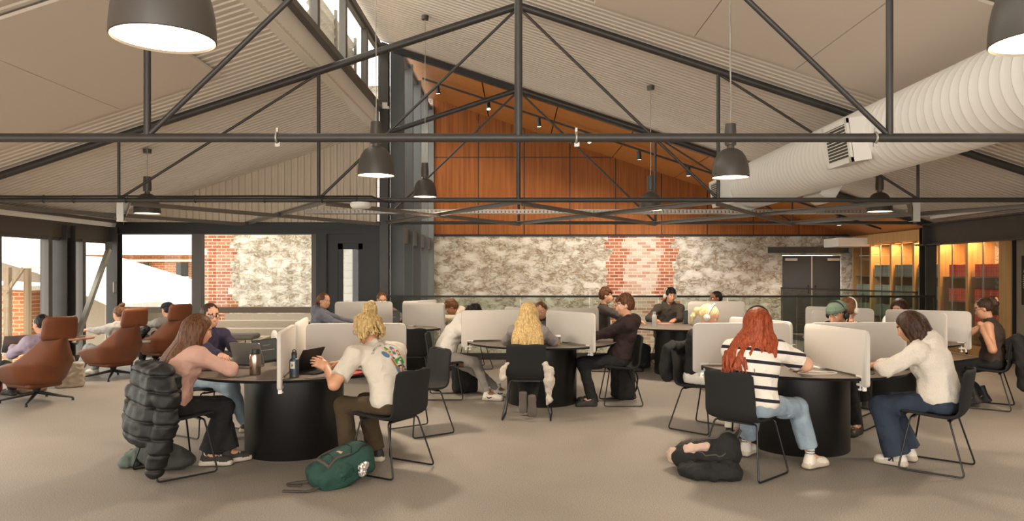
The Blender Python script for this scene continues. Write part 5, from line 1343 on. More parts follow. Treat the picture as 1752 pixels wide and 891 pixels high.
p_dm = person('dark-haired man peering over the pale screen at the back table', **at('darkman'), skin='brown', hairm=H_black, hair='crop', s=1.0, h=HF, lean=12, bend=8, head=(-30, 10, 0), hands=(W3(3.1, 12.35, .80), W3(3.3, 12.2, .80)), top=cloth('dark_grey', '#2d2b2a'), bot=M_blackc, shoe=(M_shoek, M_soled))
p_hb = person('blonde woman in big white headphones behind the left screen', **at('headblonde'), skin='fair', hairm=H_blond2, hair='tied', s=.97, fem=True, h=.008, lean=-2, bend=9, head=(22, 26, 0), pelvis=(-.02, -.06), hands=(W3(2.08, 7.2, .80), W3(2.17, 7.36, .80)), feet=((.1, .40, .09, 0, 0), (-.12, .36, .09, 0, 0)), top=M_blackc, bot=M_whitec, wide=.02, shoe=(M_shoek, M_soled), shoek='boot')
headphones(p_hb, mat('silver_cup', '#cfc9c0', .35, .3), M_shoew)
p_re = person('red-haired woman in a cream and navy striped top, her back to us', **at('redhead'), skin='pale', hairm=H_red, hair='wavy', hairopt=dict(len=.32, wave=.022, spread=1.25, off=-.02, n=50, th=1.1, out=.2, seed=21), s=1.0, fem=True, h=HN, lean=5, bend=7, twist=34, head=(30, 12, 0), hands=(W3(2.36, 6.26, .80), W3(1.98, 6.5, .80)), pelvis=(.055, .01), feet=((.32, .50, .10, -12, 0), (-.26, .50, .10, 8, 0)), elbow=((.68, .73, -.45), (-1, -.2, -.4)),
    top=M_stripe, sleeve='short', bulk=1.27, bot=M_denim, bulkleg=1.16, crop=.16, wide=.012, shoe=(M_shoew, M_sole, M_shoew), fold=.0035)
headphones(p_re, M_shoek, M_shoek)
p_fl = person('woman with wavy dark bob in a white fleece hoodie typing at the right', **at('fleece'), skin='light', hairm=H_dark, hair='bob', hairopt=dict(len=.16, wave=.022, n=58, th=1.0, arc=2.15, seed=6), s=1.0, fem=True, h=HN, lean=6, bend=13, head=(4, 26, 0), hands=(W3(3.13, 6.46, .80), W3(3.06, 6.30, .80)), curl=((28, 32, 22), (28, 32, 22)), feet=((.10, .24, .095, -6, 0), (-.15, .26, .095, -10, 0)),
    top=wrinkle(mat('fleece_cream', '#ddd3c4', .95, bump=.55, bscale=95), 8, .4), hood=True, bulk=1.2, bot=M_dkdenim, wide=.045, bulkleg=1.1, shoe=(M_shoew, M_sole, M_shoew), fold=.0045)
p_be = person('person in a green ribbed beanie and black headphones leaning on one hand', **at('beanie'), skin='light', hairm=H_dark, hair='crop', s=1.02, h=.008, lean=8, bend=9, head=(-12, 24, 0), hands=(W3(3.05, 7.32, .80), W3(3.36, 7.5, 1.02)), handup=(None, ((-.2, -.1, 1), (-.3, .9, 0))), curl=((18, 24, 18), (50, 60, 40)), feet=((.12, .42, .09, 0, 0), (-.25, .38, .09, 0, 0)), top=cloth('black_jacket', '#201c19'), bot=M_blackc, bulk=1.08, shoe=(mat('boot_brown', '#3a2a1f', .5), M_soled), shoek='boot')
def beanie(P_, m, ribs=36):
    def fn(u, v):
        a = u * 2 * PI; e = v * PI / 2 * .97; k = 1 + .025 * math.cos(ribs * a) * math.cos(e); r = (.090 + (.006 if v < .28 else 0)) * k
        return P_['Mh'] @ Vector((r * math.cos(e) ** .7 * math.cos(a), -.016 + 1.18 * r * math.cos(e) ** .7 * math.sin(a), .046 + .084 * math.sin(e)))
    grid_shell(fn, 181, 16, .006, 'beanie', m, P_['root'])
beanie(p_be, cloth('sage_knit', '#61705f'))
headphones(p_be, M_shoek, M_shoek)
p_wp = person('brown-haired person in white headphones seen from behind at the right', **at('whitehp'), skin='light', hairm=H_mid, hair='short', hairopt=dict(seed=14), s=1.0, h=HF, lean=8, bend=8, head=(-6, 14, 0), hands=(W3(4.1, 8.9, .80), W3(4.0, 9.05, .80)), top=M_blackc, bot=M_blackc, shoe=(M_shoek, M_soled))
headphones(p_wp, M_shoew, M_shoew)
p_st = person('woman with long straight brown hair looking down, in front of the cabinets', **at('straight'), skin='fair', hairm=H_dark, hair='straight', hairopt=dict(len=.3, wave=.003, n=48, arc=2.0, seed=5), s=.97, fem=True, h=HF, lean=14, bend=9, head=(-16, 26, 0), hands=(W3(5.1, 9.95, .80), W3(5.3, 9.9, .80)), top=M_whitec, bot=M_blackc, shoe=(M_shoek, M_soled))
p_br = person('woman in a sleeveless brown top and glasses, hair clipped up, at the far right', **at('browntop'), skin='light', hairm=H_dark, hair='clip', s=.99, fem=True, h=.008, lean=-4, bend=8, head=(4, 20, 0), hands=(W3(5.16, 9.0, .80), W3(5.38, 8.6, .93)), handup=(None, ((-.3, .1, .9), (.2, .6, -.2))), curl=((18, 24, 18), (45, 55, 35)), elbow=((.6, -.5, -.6), (-.35, -.2, -1)), tuck=True, feet=((.1, .08, .12, 0, -15), (-.08, .16, .12, 0, -15)), top=cloth('brown_vest', '#3f3026'), sleeve='none', bot=M_blackc, shoe=(M_shoek, M_soled), shoek='boot')
glasses(p_br, mat('red_frame', '#6e2a20', .3))
m_ = MB(); m_.M = p_br['Mh']; m_.box((0, -.165, .06), (.05, .03, .06), .008); m_.build('hair_clip', mat('clip_peach', '#d79a7c', .4), p_br['root'])
p_gr = person('woman in a grey-blue hoodie at the back left, glancing to the right', **at('greyhood'), skin='light', hairm=H_brown, hair='tied', s=.97, fem=True, h=HF, lean=0, bend=7, head=(-38, 8, 0), pelvis=(0, -.08), hands=(W3(-2.5, 11.15, .80), W3(-2.45, 11.42, .80)), top=cloth('blue_grey', '#6b6b75'), hood=True, bot=M_blackc, shoe=(M_shoek, M_soled), bulk=1.05)
p_la = person('man in a grey shirt behind a dark laptop at the back left', **at('laptopman'), skin='light', hairm=H_brown, hair='crop', s=1.0, h=HF, lean=14, bend=9, head=(0, 22, 0), pelvis=(.1, 0), hands=(W3(-2.2, 12.4, .80), W3(-2.0, 12.4, .80)), top=cloth('shirt_grey', '#6d645c'), bot=M_blackc, shoe=(M_shoek, M_soled))
p_cr = person('brown-haired boy in a cream hoodie bent over, by the glazing corner', **at('creamboy'), skin='tan', hairm=H_mid, hair='short', hairopt=dict(seed=17), s=1.0, h=HF, lean=32, bend=11, head=(-10, 34, 0), hands=(W3(-1.35, 12.1, .80), W3(-1.3, 12.3, .80)), top=cloth('cream', '#cfc3ad'), hood=True, bot=M_blackc, shoe=(M_shoek, M_soled))
# in the lounge chairs
RA, RB, RC = face_to(-.86, .45), face_to(-.88, .42), face_to(-.8, .5)
p_a = person('person in a lilac jumper and black trousers with a laptop, in the nearest lounge chair', LA, RA, skin='light', hairm=H_black, hair='crop', s=1.0, fem=True, h=.008, ontable=False, seat=.27, lean=-32, bend=10, pelvis=(0, .06), head=(10, 10, 0), hands=((.12, .33, .68), (-.10, .33, .68)), feet=((.12, .78, .09, 0, 0), (-.14, .72, .09, 0, 0)), top=cloth('lilac', '#a596a8'), bot=M_blackc, shoe=(M_shoek, M_soled))
p_b = person('woman with a top bun and pale grey hoodie in the middle lounge chair', LB, RB, skin='fair', hairm=H_brown, hair='bun', s=1.0, fem=True, h=.0085, ontable=False, seat=.27, lean=-27, bend=9, pelvis=(0, -.02), head=(5, 14, 0), hands=((.12, .55, .70), (-.12, .5, .72)), feet=((.16, .66, .09, 0, 0), (-.14, .6, .09, 0, 0)), top=cloth('pale_grey', '#a8a29c'), hood=True, bot=mat('denim_pale', '#a7abac', .9, bump=.2, bscale=300), shoe=(M_shoew, M_sole))
p_c = person('person in a dark beanie in the farthest lounge chair', LC, RC, skin='light', hairm=H_black, hair='crop', s=1.0, h=HF, ontable=False, seat=.26, lean=-30, bend=10, pelvis=(0, .02), head=(4, 14, 0), hands=((.1, .42, .7), (-.1, .42, .7)), top=cloth('grey_top', '#9a948d'), bot=M_blackc, shoe=(M_shoek, M_soled))
beanie(p_c, cloth('dark_knit', '#2b2d30'))

# ------------------------------------------------------------------ prints and marks, laid on the surfaces they belong to
def decal(target, cen, u, v, groups, off=.0022):
    """groups: (name, material, [polygons in metres]); projected along -(u x v)"""
    me = target.data; bv = BVHTree.FromPolygons([x.co for x in me.vertices], [tuple(p.vertices) for p in me.polygons])
    u, v = Vector(u).normalized(), Vector(v).normalized(); n = u.cross(v).normalized(); cen = Vector(cen)
    for gi, (name, m, polys) in enumerate(groups):
        vs, fs = [], []
        for vv, ff in polys:
            b0 = len(vs); ok = True; tmp = []
            for (a, b_) in vv:
                p = cen + u * a + v * b_ + n * .25; h_ = bv.ray_cast(p, -n, .6)
                if h_[0] is None: ok = False; break
                tmp.append(h_[0] + n * (off + .0006 * gi))
            if ok: vs += tmp; fs += [[i + b0 for i in f] for f in ff]
        if vs: mesh_obj(name, vs, fs, m, target, smooth=False)
def disc(cx, cy, rx, ry, rot=0, n=16): return ([(cx + rx * math.cos(t) * math.cos(rot) - ry * math.sin(t) * math.sin(rot), cy + rx * math.cos(t) * math.sin(rot) + ry * math.sin(t) * math.cos(rot)) for t in [2 * PI * k / n for k in range(n)]], [list(range(n))])
def poly(pts): return (pts, [list(range(len(pts)))])
def glyph(chs, size):
    cu = bpy.data.curves.new('lettering_source', 'FONT'); cu.body = chs; cu.size = size; cu.align_x = 'CENTER'; cu.resolution_u = 2
    ob = bpy.data.objects.new('lettering_source', cu); C.objects.link(ob); me = bpy.data.meshes.new_from_object(ob.evaluated_get(bpy.context.evaluated_depsgraph_get()))
    r = ([(x.co.x, x.co.y) for x in me.vertices], [list(p.vertices) for p in me.polygons]); bpy.data.objects.remove(ob); return r
K = .0005
q = lambda pts: poly([((x - 370) * K * 1.1, (450 - y) * K) for x, y in pts])
e_ = lambda x, y, rx, ry, rot=0: disc((x - 370) * K * 1.1, (450 - y) * K, rx * K * 1.1, ry * K, rot)
txt = []; word = 'DUMPSTER GYMNAST'
for i, c_ in enumerate(word):
    if c_ == ' ': continue
    a = R(149 - 99 * i / (len(word) - 1)); gv, gf = glyph(c_, .021); ca, sa = math.cos(a - PI / 2), math.sin(a - PI / 2)
    ox, oy = (330 + 262 * math.cos(a) - 370) * K * 1.1, (450 - (460 - 262 * math.sin(a))) * K
    txt.append(([(ox + x * ca - y * sa, oy + x * sa + y * ca) for x, y in gv], gf))
B_ = p_bl; back_up = B_['u1']; cback = B_['che'] * .55 + B_['nec'] * .45 + B_['rt'] * .035 - B_['u2'] * .075
decal(B_['top'], cback, B_['rt'], back_up, [
    ('printed_lettering', mat('print_black', '#2b2622', .8), txt),
    ('print_blue', mat('print_blue_ink', '#4f7391', .8), [e_(235, 385, 42, 70, .5), e_(390, 290, 36, 48, .1), q([(470, 540), (530, 560), (560, 600), (465, 625)]), q([(315, 610), (370, 600), (390, 700), (330, 720)]), q([(350, 350), (410, 340), (405, 400), (360, 400)])]),
    ('print_brown', mat('print_brown_ink', '#a8612f', .8), [q([(280, 465), (315, 470), (360, 605), (325, 610)]), q([(355, 600), (465, 590), (465, 640), (360, 660)]), q([(400, 700), (420, 640), (440, 640), (450, 690), (495, 710), (430, 750), (375, 770), (375, 715)]), q([(428, 330), (492, 315), (498, 410), (440, 425)])]),
    ('print_peach', mat('print_peach_ink', '#dc9a73', .8), [e_(300, 300, 42, 30), e_(395, 325, 30, 28), e_(315, 395, 40, 25, -.3)]),
    ('print_white', mat('print_white_ink', '#e4dccb', .8), [e_(370, 440, 40, 30), e_(415, 530, 26, 18)]),
    ('print_green', mat('print_green_ink', '#2f9130', .8), [q([(275, 250), (300, 235), (325, 300), (285, 310)]), q([(335, 490), (430, 460), (485, 432), (525, 470), (550, 530), (485, 555), (440, 510), (390, 520), (375, 565), (350, 555)]), e_(315, 350, 24, 16)]),
    ('print_dark', mat('print_black', '#2b2622', .8), [q([(305, 430), (345, 450), (365, 470), (330, 480)]), q([(360, 590), (460, 570), (440, 600), (380, 612)]), q([(470, 640), (545, 625), (540, 655), (470, 665)]), q([(315, 775), (350, 715), (370, 740)])]),
])
def shoe_of(P_, i): return [c for c in P_['root'].children if c.name.startswith('shoe')][i]
def foot_frame(P_, i, yaw, outer):
    a = R(yaw); fd = Vector((-math.sin(a), math.cos(a), 0)); side = Vector((fd.y, -fd.x, 0)) * outer; return P_['AN'][i], fd, side
def mark(P_, i, yaw, outer, name, m, polys, fwd, up):
    an, fd, side = foot_frame(P_, i, yaw, outer); u = Vector((0, 0, 1)).cross(side)      # u x v points out of the shoe
    sg = 1 if u.dot(fd) > 0 else -1
    decal(shoe_of(P_, i), an + fd * fwd + Vector((0, 0, up)), u, (0, 0, 1), [(name, m, [([(x * sg, y) for x, y in p[0]], p[1]) for p in polys])], .0015)
sw_ = poly([(-.055, .012), (-.048, -.012), (-.028, -.02), (.0, -.012), (.075, .02), (.0, .004), (-.03, -.004)])
for i, yw in ((0, -10), (1, -5)): mark(p_wh, i, yw, 1, 'side_swoosh', M_black, [sw_], .04, -.042)
mark(p_re, 0, -12, 1, 'side_swoosh', mat('shoe_cream', '#d2c5b2', .5), [sw_], .04, -.042)
nn = poly([(-.024, -.018), (-.012, -.018), (-.007, .004), (.006, -.018), (.022, -.018), (.029, .018), (.017, .018), (.012, -.004), (0, .018), (-.016, .018)])
for i, yw in ((0, -6), (1, -10)): mark(p_fl, i, yw, -1, 'side_letter', M_black, [nn], .04, -.035)
star = poly([(.012 * (1 if k % 2 == 0 else .42) * math.sin(PI * k / 5), .012 * (1 if k % 2 == 0 else .42) * math.cos(PI * k / 5)) for k in range(10)])
mark(p_pink, 0, -40, 1, 'ankle_patch', M_sole, [disc(0, 0, .024, .024)], -.01, .02)
mark(p_pink, 0, -40, 1, 'patch_star', M_black, [star], -.012, .02)
for i in (0, 1):
    an = p_re['AN'][i]
    for z in (.03, .05): m_ = MB(); m_.lathe([(.0375, 0), (.038, .003), (.0375, .006)], 20, an + Vector((0, -.014, z))); m_.build('sock_band', M_black, p_re['root'])
# tape on the white hoodie's sleeve
S0, E0, W0 = p_wh['SH'][0], p_wh['EL'][0], p_wh['WR'][0]
def tape(a, b, w_):
    d = (b - a).normalized(); n = 14; out = []
    for k in range(n):
        t0, t1 = k / n, (k + 1) / n; out.append(poly([(((b - a) * t0).y - w_ * d.z * 0, ((b - a) * t0).z + w_), (((b - a) * t1).y, ((b - a) * t1).z + w_), (((b - a) * t1).y, ((b - a) * t1).z - w_), (((b - a) * t0).y, ((b - a) * t0).z - w_)]))
    return out
decal(p_wh['top'], S0, (0, 1, 0), (0, 0, 1), [('sleeve_tape', M_black, tape(S0, E0, .016)[1:] + [([(x + (E0 - S0).y, y + (E0 - S0).z) for x, y in p[0]], p[1]) for p in tape(E0, W0, .014)[:12]])], .003)
# ------------------------------------------------------------------ laptops, bottles, cups
M_alu = mat('laptop_grey', '#8f8c88', .35, .6); M_alud = mat('laptop_dark', '#2a2826', .4, .4); M_keys = mat('laptop_keys', '#1d1c1b', .6); M_scrn = mat('laptop_screen_dark', '#2c2d2b', .2, emit='#4b4d48', estr=.35); M_scrl = mat('laptop_screen_light', '#c5ccc0', .25, emit='#cfd8c8', estr=.55)
def laptop(x, y, dx, dy, ang, label, dark=False, light=False, z=TT, w_=.31, d_=.215):
    """dx, dy: where the user sits (towards the keyboard side)"""
    root = empty('laptop', (x, y, z), face_to(-dx, -dy), label, 'laptop')
    mm = M_alud if dark else M_alu
    m_ = MB(); m_.prism(rrect(w_, d_, .012), .002, .015); m_.build('base', mm, root)
    m_ = MB(); m_.box((0, .025, .0155), (w_ * .88, d_ * .48, .002)); m_.build('keyboard', M_keys, root, smooth=False)
    m_ = MB(); m_.box((0, -.07, .0153), (w_ * .36, d_ * .3, .0012)); m_.build('trackpad', mm, root, smooth=False)
    a = R(ang); M_ = Matrix.Translation((0, d_ / 2, .012)) @ Matrix.Rotation(PI - a, 4, 'X') @ Matrix.Rotation(PI, 4, 'X')
    M_ = Matrix.Translation((0, d_ / 2 - .004, .014)) @ Matrix.Rotation(R(180 - ang) * -1 + PI, 4, 'X')
    m_ = MB(); m_.prism(rrect(w_, d_, .012, y0=d_ / 2), -.0035, .0035, M_); sc = m_.build('screen', mm, root)
    m_ = MB(); m_.prism(rrect(w_ * .94, d_ * .9, .004, y0=d_ / 2), -.0045 if True else 0, -.0034, M_); 
    m_.build('display', M_scrl if light else M_scrn, sc)
    m_ = MB(); m_.prism(rrect(w_ * .5 if light else w_ * .3, d_ * .02, .001, y0=d_ * .72), -.0052, -.0044, M_); m_.prism(rrect(w_ * .55, d_ * .025, .001, y0=d_ * .5), -.0052, -.0044, M_); m_.build('window_on_display', M_keys if light else M_alu, sc)
    return root
laptop(-2.46, 6.62, -.2, -.75, 112, 'silver laptop open in front of the woman in the pink jumper, beside the steel bottle')
laptop(-2.42, 7.02, -1, .45, 112, 'dark laptop of the woman in glasses, seen from behind', dark=True)
laptop(-1.72, 6.27, .8, -.28, 118, 'black laptop held open by the blond man', dark=True)
laptop(.17, 8.9, 0, -1, 108, 'laptop with pale screen in front of the long-haired blonde', light=True)
laptop(.42, 9.72, .1, 1, 108, 'black laptop of the dark-haired woman at the middle table, seen from behind', dark=True)
laptop(.72, 9.15, 1, 0, 112, 'dark laptop in front of the man in the maroon hoodie', dark=True)
laptop(2.98, 6.5, .78, -.64, 110, 'grey laptop under the hands of the woman in the fleece hoodie')
laptop(2.86, 12.2, .1, 1, 106, 'black laptop in front of the man in white headphones', dark=True)
laptop(-2.1, 12.15, -.2, 1, 106, 'dark laptop with its lid towards us at the back left table', dark=True)
lm = [o for o in C.objects if o.get('label', '').startswith('dark laptop with its lid towards')][0]
sc = [c for c in lm.children if c.name.startswith('screen')][0]
m_ = MB(); M_ = Matrix.Translation((0, .1035, .014)) @ Matrix.Rotation(R(180 - 106) * -1 + PI, 4, 'X')
m_.prism([(.012 * math.cos(t) * (1 - .12 * math.exp(-((t - PI / 2) / .35) ** 2)), .108 + .013 * math.sin(t) * (1 - .12 * math.exp(-((t - PI / 2) / .35) ** 2))) for t in [2 * PI * k / 20 for k in range(20)]], .0035, .0042, M_); m_.prism([(.0, .123), (.006, .124), (.008, .131), (.002, .129)], .0035, .0042, M_)
m_.build('lid_emblem', mat('emblem_black', '#0c0b0b', .2, .5), sc)
laptop(5.1, 9.1, .8, -.35, 120, 'silver laptop in front of the woman in the brown top')
laptop(2.95, 7.2, .5, .6, 108, 'laptop in front of the person in the green beanie', dark=True)
la = laptop(LA[0] - .33, LA[1] + .16, .86, -.45, 108, 'silver laptop on the lap of the person in lilac', z=.585)
def bottle(kind, x, y, label, z=TT, col=None):
    root = empty('water_bottle', (x, y, z), 0, label, 'bottle')
    m_ = MB()
    if kind == 'steel':
        m_.lathe([(0, 0), (.042, 0), (.0445, .004), (.0445, .155), (.04, .17), (0, .171)], 32); m_.build('bottle_body', mat('brushed_steel', '#a8978a', .22, .95), root)
        m_ = MB(); m_.lathe([(0, .17), (.034, .17), (.035, .174), (.035, .21), (.032, .215), (0, .216)], 28); m_.build('lid', mat('lid_black', '#1f1b18', .5), root)
    elif kind == 'navy':
        m_.lathe([(0, 0), (.036, 0), (.0375, .004), (.0375, .02)], 32); m_.build('base_ring', mat('bottle_base_steel', '#6d655a', .35, .8), root); m_ = MB()
        m_.lathe([(.0375, .02), (.0377, .13), (.034, .147), (.022, .156), (.02, .182), (0, .183)], 32); m_.build('bottle_body', mat('bottle_navy', '#2b3a44', .4), root)
        m_ = MB(); m_.lathe([(0, .18), (.021, .18), (.021, .2), (.014, .208), (0, .208)], 24); m_.tube([(.014 * math.cos(t), 0, .208 + .016 * math.sin(t)) for t in [PI * k / 10 for k in range(11)]], .004, 8); m_.build('loop_cap', mat('lid_black', '#1f1b18', .5), root)
        m_ = MB(); n = 8; a0 = -PI / 2 - .12
        vs = [(.0382 * math.cos(a0 + .55 * (k / n - .5) * 2 * .9), .0382 * math.sin(a0 + .55 * (k / n - .5) * 2 * .9), z_) for z_ in (.075, .132) for k in range(n + 1)]
        m_.add(vs, [(k, k + 1, n + 2 + k, n + 1 + k) for k in range(n)]); lb_ = m_.build('label', mat('label_cream', '#cfc7b6', .7), root)
        m_ = MB(); vs = [(.0386 * math.cos(a0 + .2 * c), .0386 * math.sin(a0 + .2 * c), .104 + .014 * s_) for c, s_ in ((-1, -.5), (-.4, -1), (.3, -.7), (1, .2), (.2, .1), (-.2, 1), (-.8, .3))]; m_.add(vs, [tuple(range(7))]); m_.build('label_drawing', mat('label_ink', '#4c4a48', .7), lb_)
    elif kind == 'blue':
        m_.lathe([(0, 0), (.036, 0), (.037, .004), (.037, .115), (.03, .128), (.02, .133), (.02, .142), (0, .142)], 32); m_.build('bottle_body', mat('bottle_sky', '#7fa6b0', .25, spec=.8, bump=.1, bscale=20, var=.25, vscale=30), root)
        m_ = MB(); m_.lathe([(0, .142), (.02, .142), (.02, .16), (.012, .168), (0, .168)], 20); m_.tube([(.015 * math.cos(t), 0, .164 + .014 * math.sin(t)) for t in [PI * k / 10 for k in range(11)]], .004, 8); m_.build('loop_cap', mat('lid_black', '#1f1b18', .5), root)
    elif kind == 'white':
        m_.lathe([(0, 0), (.034, 0), (.036, .004), (.036, .17), (.028, .2), (.02, .21), (0, .211)], 32); m_.build('bottle_body', mat('bottle_white', '#dcd7cf', .35), root)
        m_ = MB(); m_.lathe([(0, .208), (.024, .208), (.026, .215), (.024, .245), (0, .248)], 24); m_.build('lid', mat('bottle_white', '#dcd7cf', .35), root)
    elif kind == 'clear':
        m_.lathe([(0, 0), (.034, 0), (.036, .01), (.035, .15), (.028, .2)], 28); m_.build('bottle_body', mat('bottle_frost', '#e9e6e2', .25), root)
        m_ = MB(); m_.lathe([(.03, .19), (.03, .23), (.022, .262), (.01, .272), (0, .273)], 24); m_.build('lid', mat('bottle_white', '#dcd7cf', .35), root)
    return root
bottle('steel', -2.17, 6.12, 'brushed steel bottle with black lid on the near left table')
bottle('navy', -1.80, 5.96, 'dark navy bottle with a cream label and loop cap')
bottle('blue', -1.9, 6.95, 'light blue metal bottle behind the edge-on screen')
bottle('clear', -2.41, 7.33, 'frosted white bottle standing behind the laptops by the window side')
bottle('white', 2.07, 11.3, 'tall white bottle on the back table')
# travel mug, coffee cup
root = empty('travel_mug', (4.98, 8.98, TT), 0, 'red travel mug with black lid on the right table', 'mug')
m_ = MB(); m_.lathe([(0, 0), (.04, 0), (.043, .01), (.047, .1), (0, .1)], 28); m_.build('mug_body', mat('mug_red', '#b8283a', .35), root)
m_ = MB(); m_.lathe([(0, .1), (.047, .1), (.048, .115), (.04, .122), (0, .122)], 28); m_.build('lid', mat('lid_black', '#1f1b18', .5), root)
m_ = MB(); m_.tube(fillet([(-.045, 0, .09), (-.075, 0, .09), (-.075, 0, .03), (-.043, 0, .03)], .015), .006, 8); m_.build('handle', mat('mug_red', '#b8283a', .35), root)
root = empty('coffee_cup', (.455, 8.62, TT), 0, 'takeaway coffee cup with white lid and brown sleeve', 'cup')
m_ = MB(); m_.lathe([(0, 0), (.028, 0), (.036, .1), (0, .1)], 28); m_.build('cup_body', mat('cup_teal', '#55706e', .6), root)
m_ = MB(); m_.lathe([(.0295, .005), (.0345, .06), (.034, .06)], 28); m_.build('sleeve', mat('cup_sleeve', '#9b7650', .8), root)
m_ = MB(); m_.lathe([(0, .0), (.008, 0), (.008, .0004), (0, .0004)], 14, (0, 0, 0)); 
for v in m_.v: v.x, v.y, v.z = v.x, -.0345 - v.z, .045 + v.y
m_.build('heart_sticker', M_white, root)
m_ = MB(); m_.lathe([(.036, .097), (.039, .099), (.039, .106), (.035, .112), (.033, .118), (0, .118)], 28); m_.build('lid', mat('cup_lid', '#e8e2da', .4), root)
sd = SDF(); sd.ell((.29, 8.70, TT + .035), (.03, .05, .035), None, 0, .02); sd.cap((.31, 8.66, TT + .03), (.35, 8.62, TT + .02), .022, .016); o = sd.build('pencil_pouch', mat('pouch_tan', '#8d5a33', .6), .006, fold=.006, wl=.04, cut=[((0, 0, -1), -TT)]); tag(o, 'brown leather pouch beside the coffee cup', 'pouch')
def slab(name, x, y, rz, w_, d_, h_, m, label, cat, z=TT):
    m_ = MB(); m_.prism(rrect(w_, d_, .012), .0005, h_); o = m_.build(name, m); o.location = (x, y, z); o.rotation_euler = (0, 0, rz); return tag(o, label, cat)
slab('phone', -2.36, 6.08, .5, .075, .15, .009, mat('phone_tan', '#b08a68', .4), 'phone in a tan case by the pink-jumper woman', 'phone')
slab('phone', 2.93, 6.2, -.5, .075, .15, .009, mat('phone_green', '#2f3a36', .3), 'dark phone beside the grey laptop of the fleece-hoodie woman', 'phone')
slab('notebook', -1.37, 6.22, -.5, .2, .27, .012, mat('notebook_red', '#b22d25', .5), 'bright red notebook under the arm of the blond man', 'notebook')
slab('notebook', 2.4, 12.15, .2, .2, .27, .01, mat('notebook_pink', '#cf9a8c', .6), 'pink and white notes on the back table', 'notebook')
slab('tablet', .62, 8.98, .4, .18, .25, .008, M_alud, 'dark tablet lying by the pale screen on the middle table', 'tablet')
slab('earbud_case', -2.62, 6.72, .4, .05, .06, .022, M_white, 'small white earbud case on the near left table', 'case')
# white charging cable on the right table
pts = [(2.47, 6.62, TT + .2), (2.43, 6.6, TT + .19), (2.43, 6.52, TT + .1), (2.46, 6.4, TT + .02), (2.55, 6.28, TT + .006), (2.66, 6.25, TT + .006), (2.62, 6.15, TT + .006), (2.4, 6.12, TT + .006), (2.33, 6.2, TT + .006), (2.45, 6.27, TT + .006), (2.6, 6.2, TT + .007)]
f = []
for i in range(len(pts) - 1):
    p = [Vector(pts[max(0, min(len(pts) - 1, i + q))]) for q in (-1, 0, 1, 2)]
    for t in range(6): u = t / 6; f.append(.5 * ((2 * p[1]) + (p[2] - p[0]) * u + (2 * p[0] - 5 * p[1] + 4 * p[2] - p[3]) * u * u + (3 * p[1] - p[0] - 3 * p[2] + p[3]) * u ** 3))
m_ = MB(); m_.tube(f, .0035, 6); o = m_.build('charging_cable', M_shoew); tag(o, 'white charging cable curling on the near right table', 'cable')
# ------------------------------------------------------------------ soft things: jackets, scarf, bags
M_puff = mat('puffer_black', '#100f0e', .62, bump=.15, bscale=40); M_coat = mat('coat_black', '#191715', .85, bump=.3, bscale=120)
def local(key): x, y, rz = CH[key]; return XF((x, y, 0), rz)
def soft(name, m, label, cat, M_, build, h=.009, fold=.008, wl=.08, seed=1, cut0=True, loc=None, extra=None):
    sd = SDF(M_); build(sd); o = sd.build(name, m, h, None, fold=fold, wl=wl, seed=seed, cut=[((0, 0, -1), -.001)] if cut0 else None, extra=extra)
    c = loc or (M_ @ Vector((0, 0, 0))); c = Vector((c[0], c[1], 0)); o.data.transform(Matrix.Translation(-c)); o.location = c
    return tag(o, label, cat)
def puffer(sd):
    # hung over the chair back by its shoulders: back panel outside, fronts inside, two sleeves hanging
    sd.cap((-.17, -.25, .85), (.17, -.25, .85), .06, .06, 0, .05)
    sd.box((.0, -.335, .60), (.17, .025, .24), Matrix.Rotation(R(-5), 3, 'X'), .045, 0, .06)
    sd.ell((-.02, -.37, .42), (.2, .09, .15), None, 0, .08)
    sd.box((0, -.17, .70), (.16, .01, .1), None, .03, 0, .05)
    sd.chain([(.2, -.27, .82), (.27, -.28, .66), (.28, -.29, .48), (.24, -.32, .28), (.2, -.34, .13)], [.07, .085, .085, .08, .07], 0, .04)
    sd.chain([(-.2, -.27, .82), (-.27, -.3, .66), (-.28, -.32, .48), (-.24, -.34, .34)], [.07, .085, .085, .07], 0, .04)
def quilt(D, X, Y, Z):
    t = np.abs(np.sin((Z + .05 * X) * math.pi / .115)); return D + .016 * np.exp(-(t / .28) ** 2)
soft('puffer_jacket', M_puff, 'black quilted puffer jacket hanging over the chair of the pink-jumper woman', 'jacket', local('pink') @ Matrix.Translation((.13, .07, 0)), puffer, .0075, .006, .2, 3, extra=quilt)
def coat(sd):
    sd.cap((-.17, -.27, .83), (.17, -.27, .83), .045, .045, 0, .04)
    sd.box((0, -.31, .56), (.19, .02, .25), Matrix.Rotation(R(-4), 3, 'X'), .025, 0, .05); sd.box((0, -.2, .7), (.17, .012, .1), None, .02, 0, .05)
    for q in (-1, 1): sd.chain([(q * .19, -.3, .8), (q * .23, -.33, .55), (q * .2, -.34, .28)], [.055, .06, .045], 0, .03)
    sd.cap((-.1, -.36, .3), (.12, -.36, .26), .04, .04, 0, .06)
soft('black_coat', M_coat, 'black coat hanging over the chair of the woman in the brown top', 'coat', local('browntop'), coat, .01, .012, .22, 5)
def coat2(sd):
    sd.cap((-.17, -.26, .83), (.17, -.26, .83), .05, .05, 0, .04); sd.box((0, -.31, .68), (.18, .02, .14), Matrix.Rotation(R(-4), 3, 'X'), .035, 0, .05); sd.ell((-.1, -.34, .6), (.12, .06, .14), None, 0, .06); sd.ell((.12, -.33, .62), (.1, .06, .15), None, 0, .06)
soft('black_jacket', M_coat, 'black jacket over the chair of the blonde in white headphones', 'jacket', local('headblonde'), coat2, .01, .012, .2, 7)
M_scarf = mat('scarf_pale', '#b9aea0', .9, bump=.3, bscale=90)
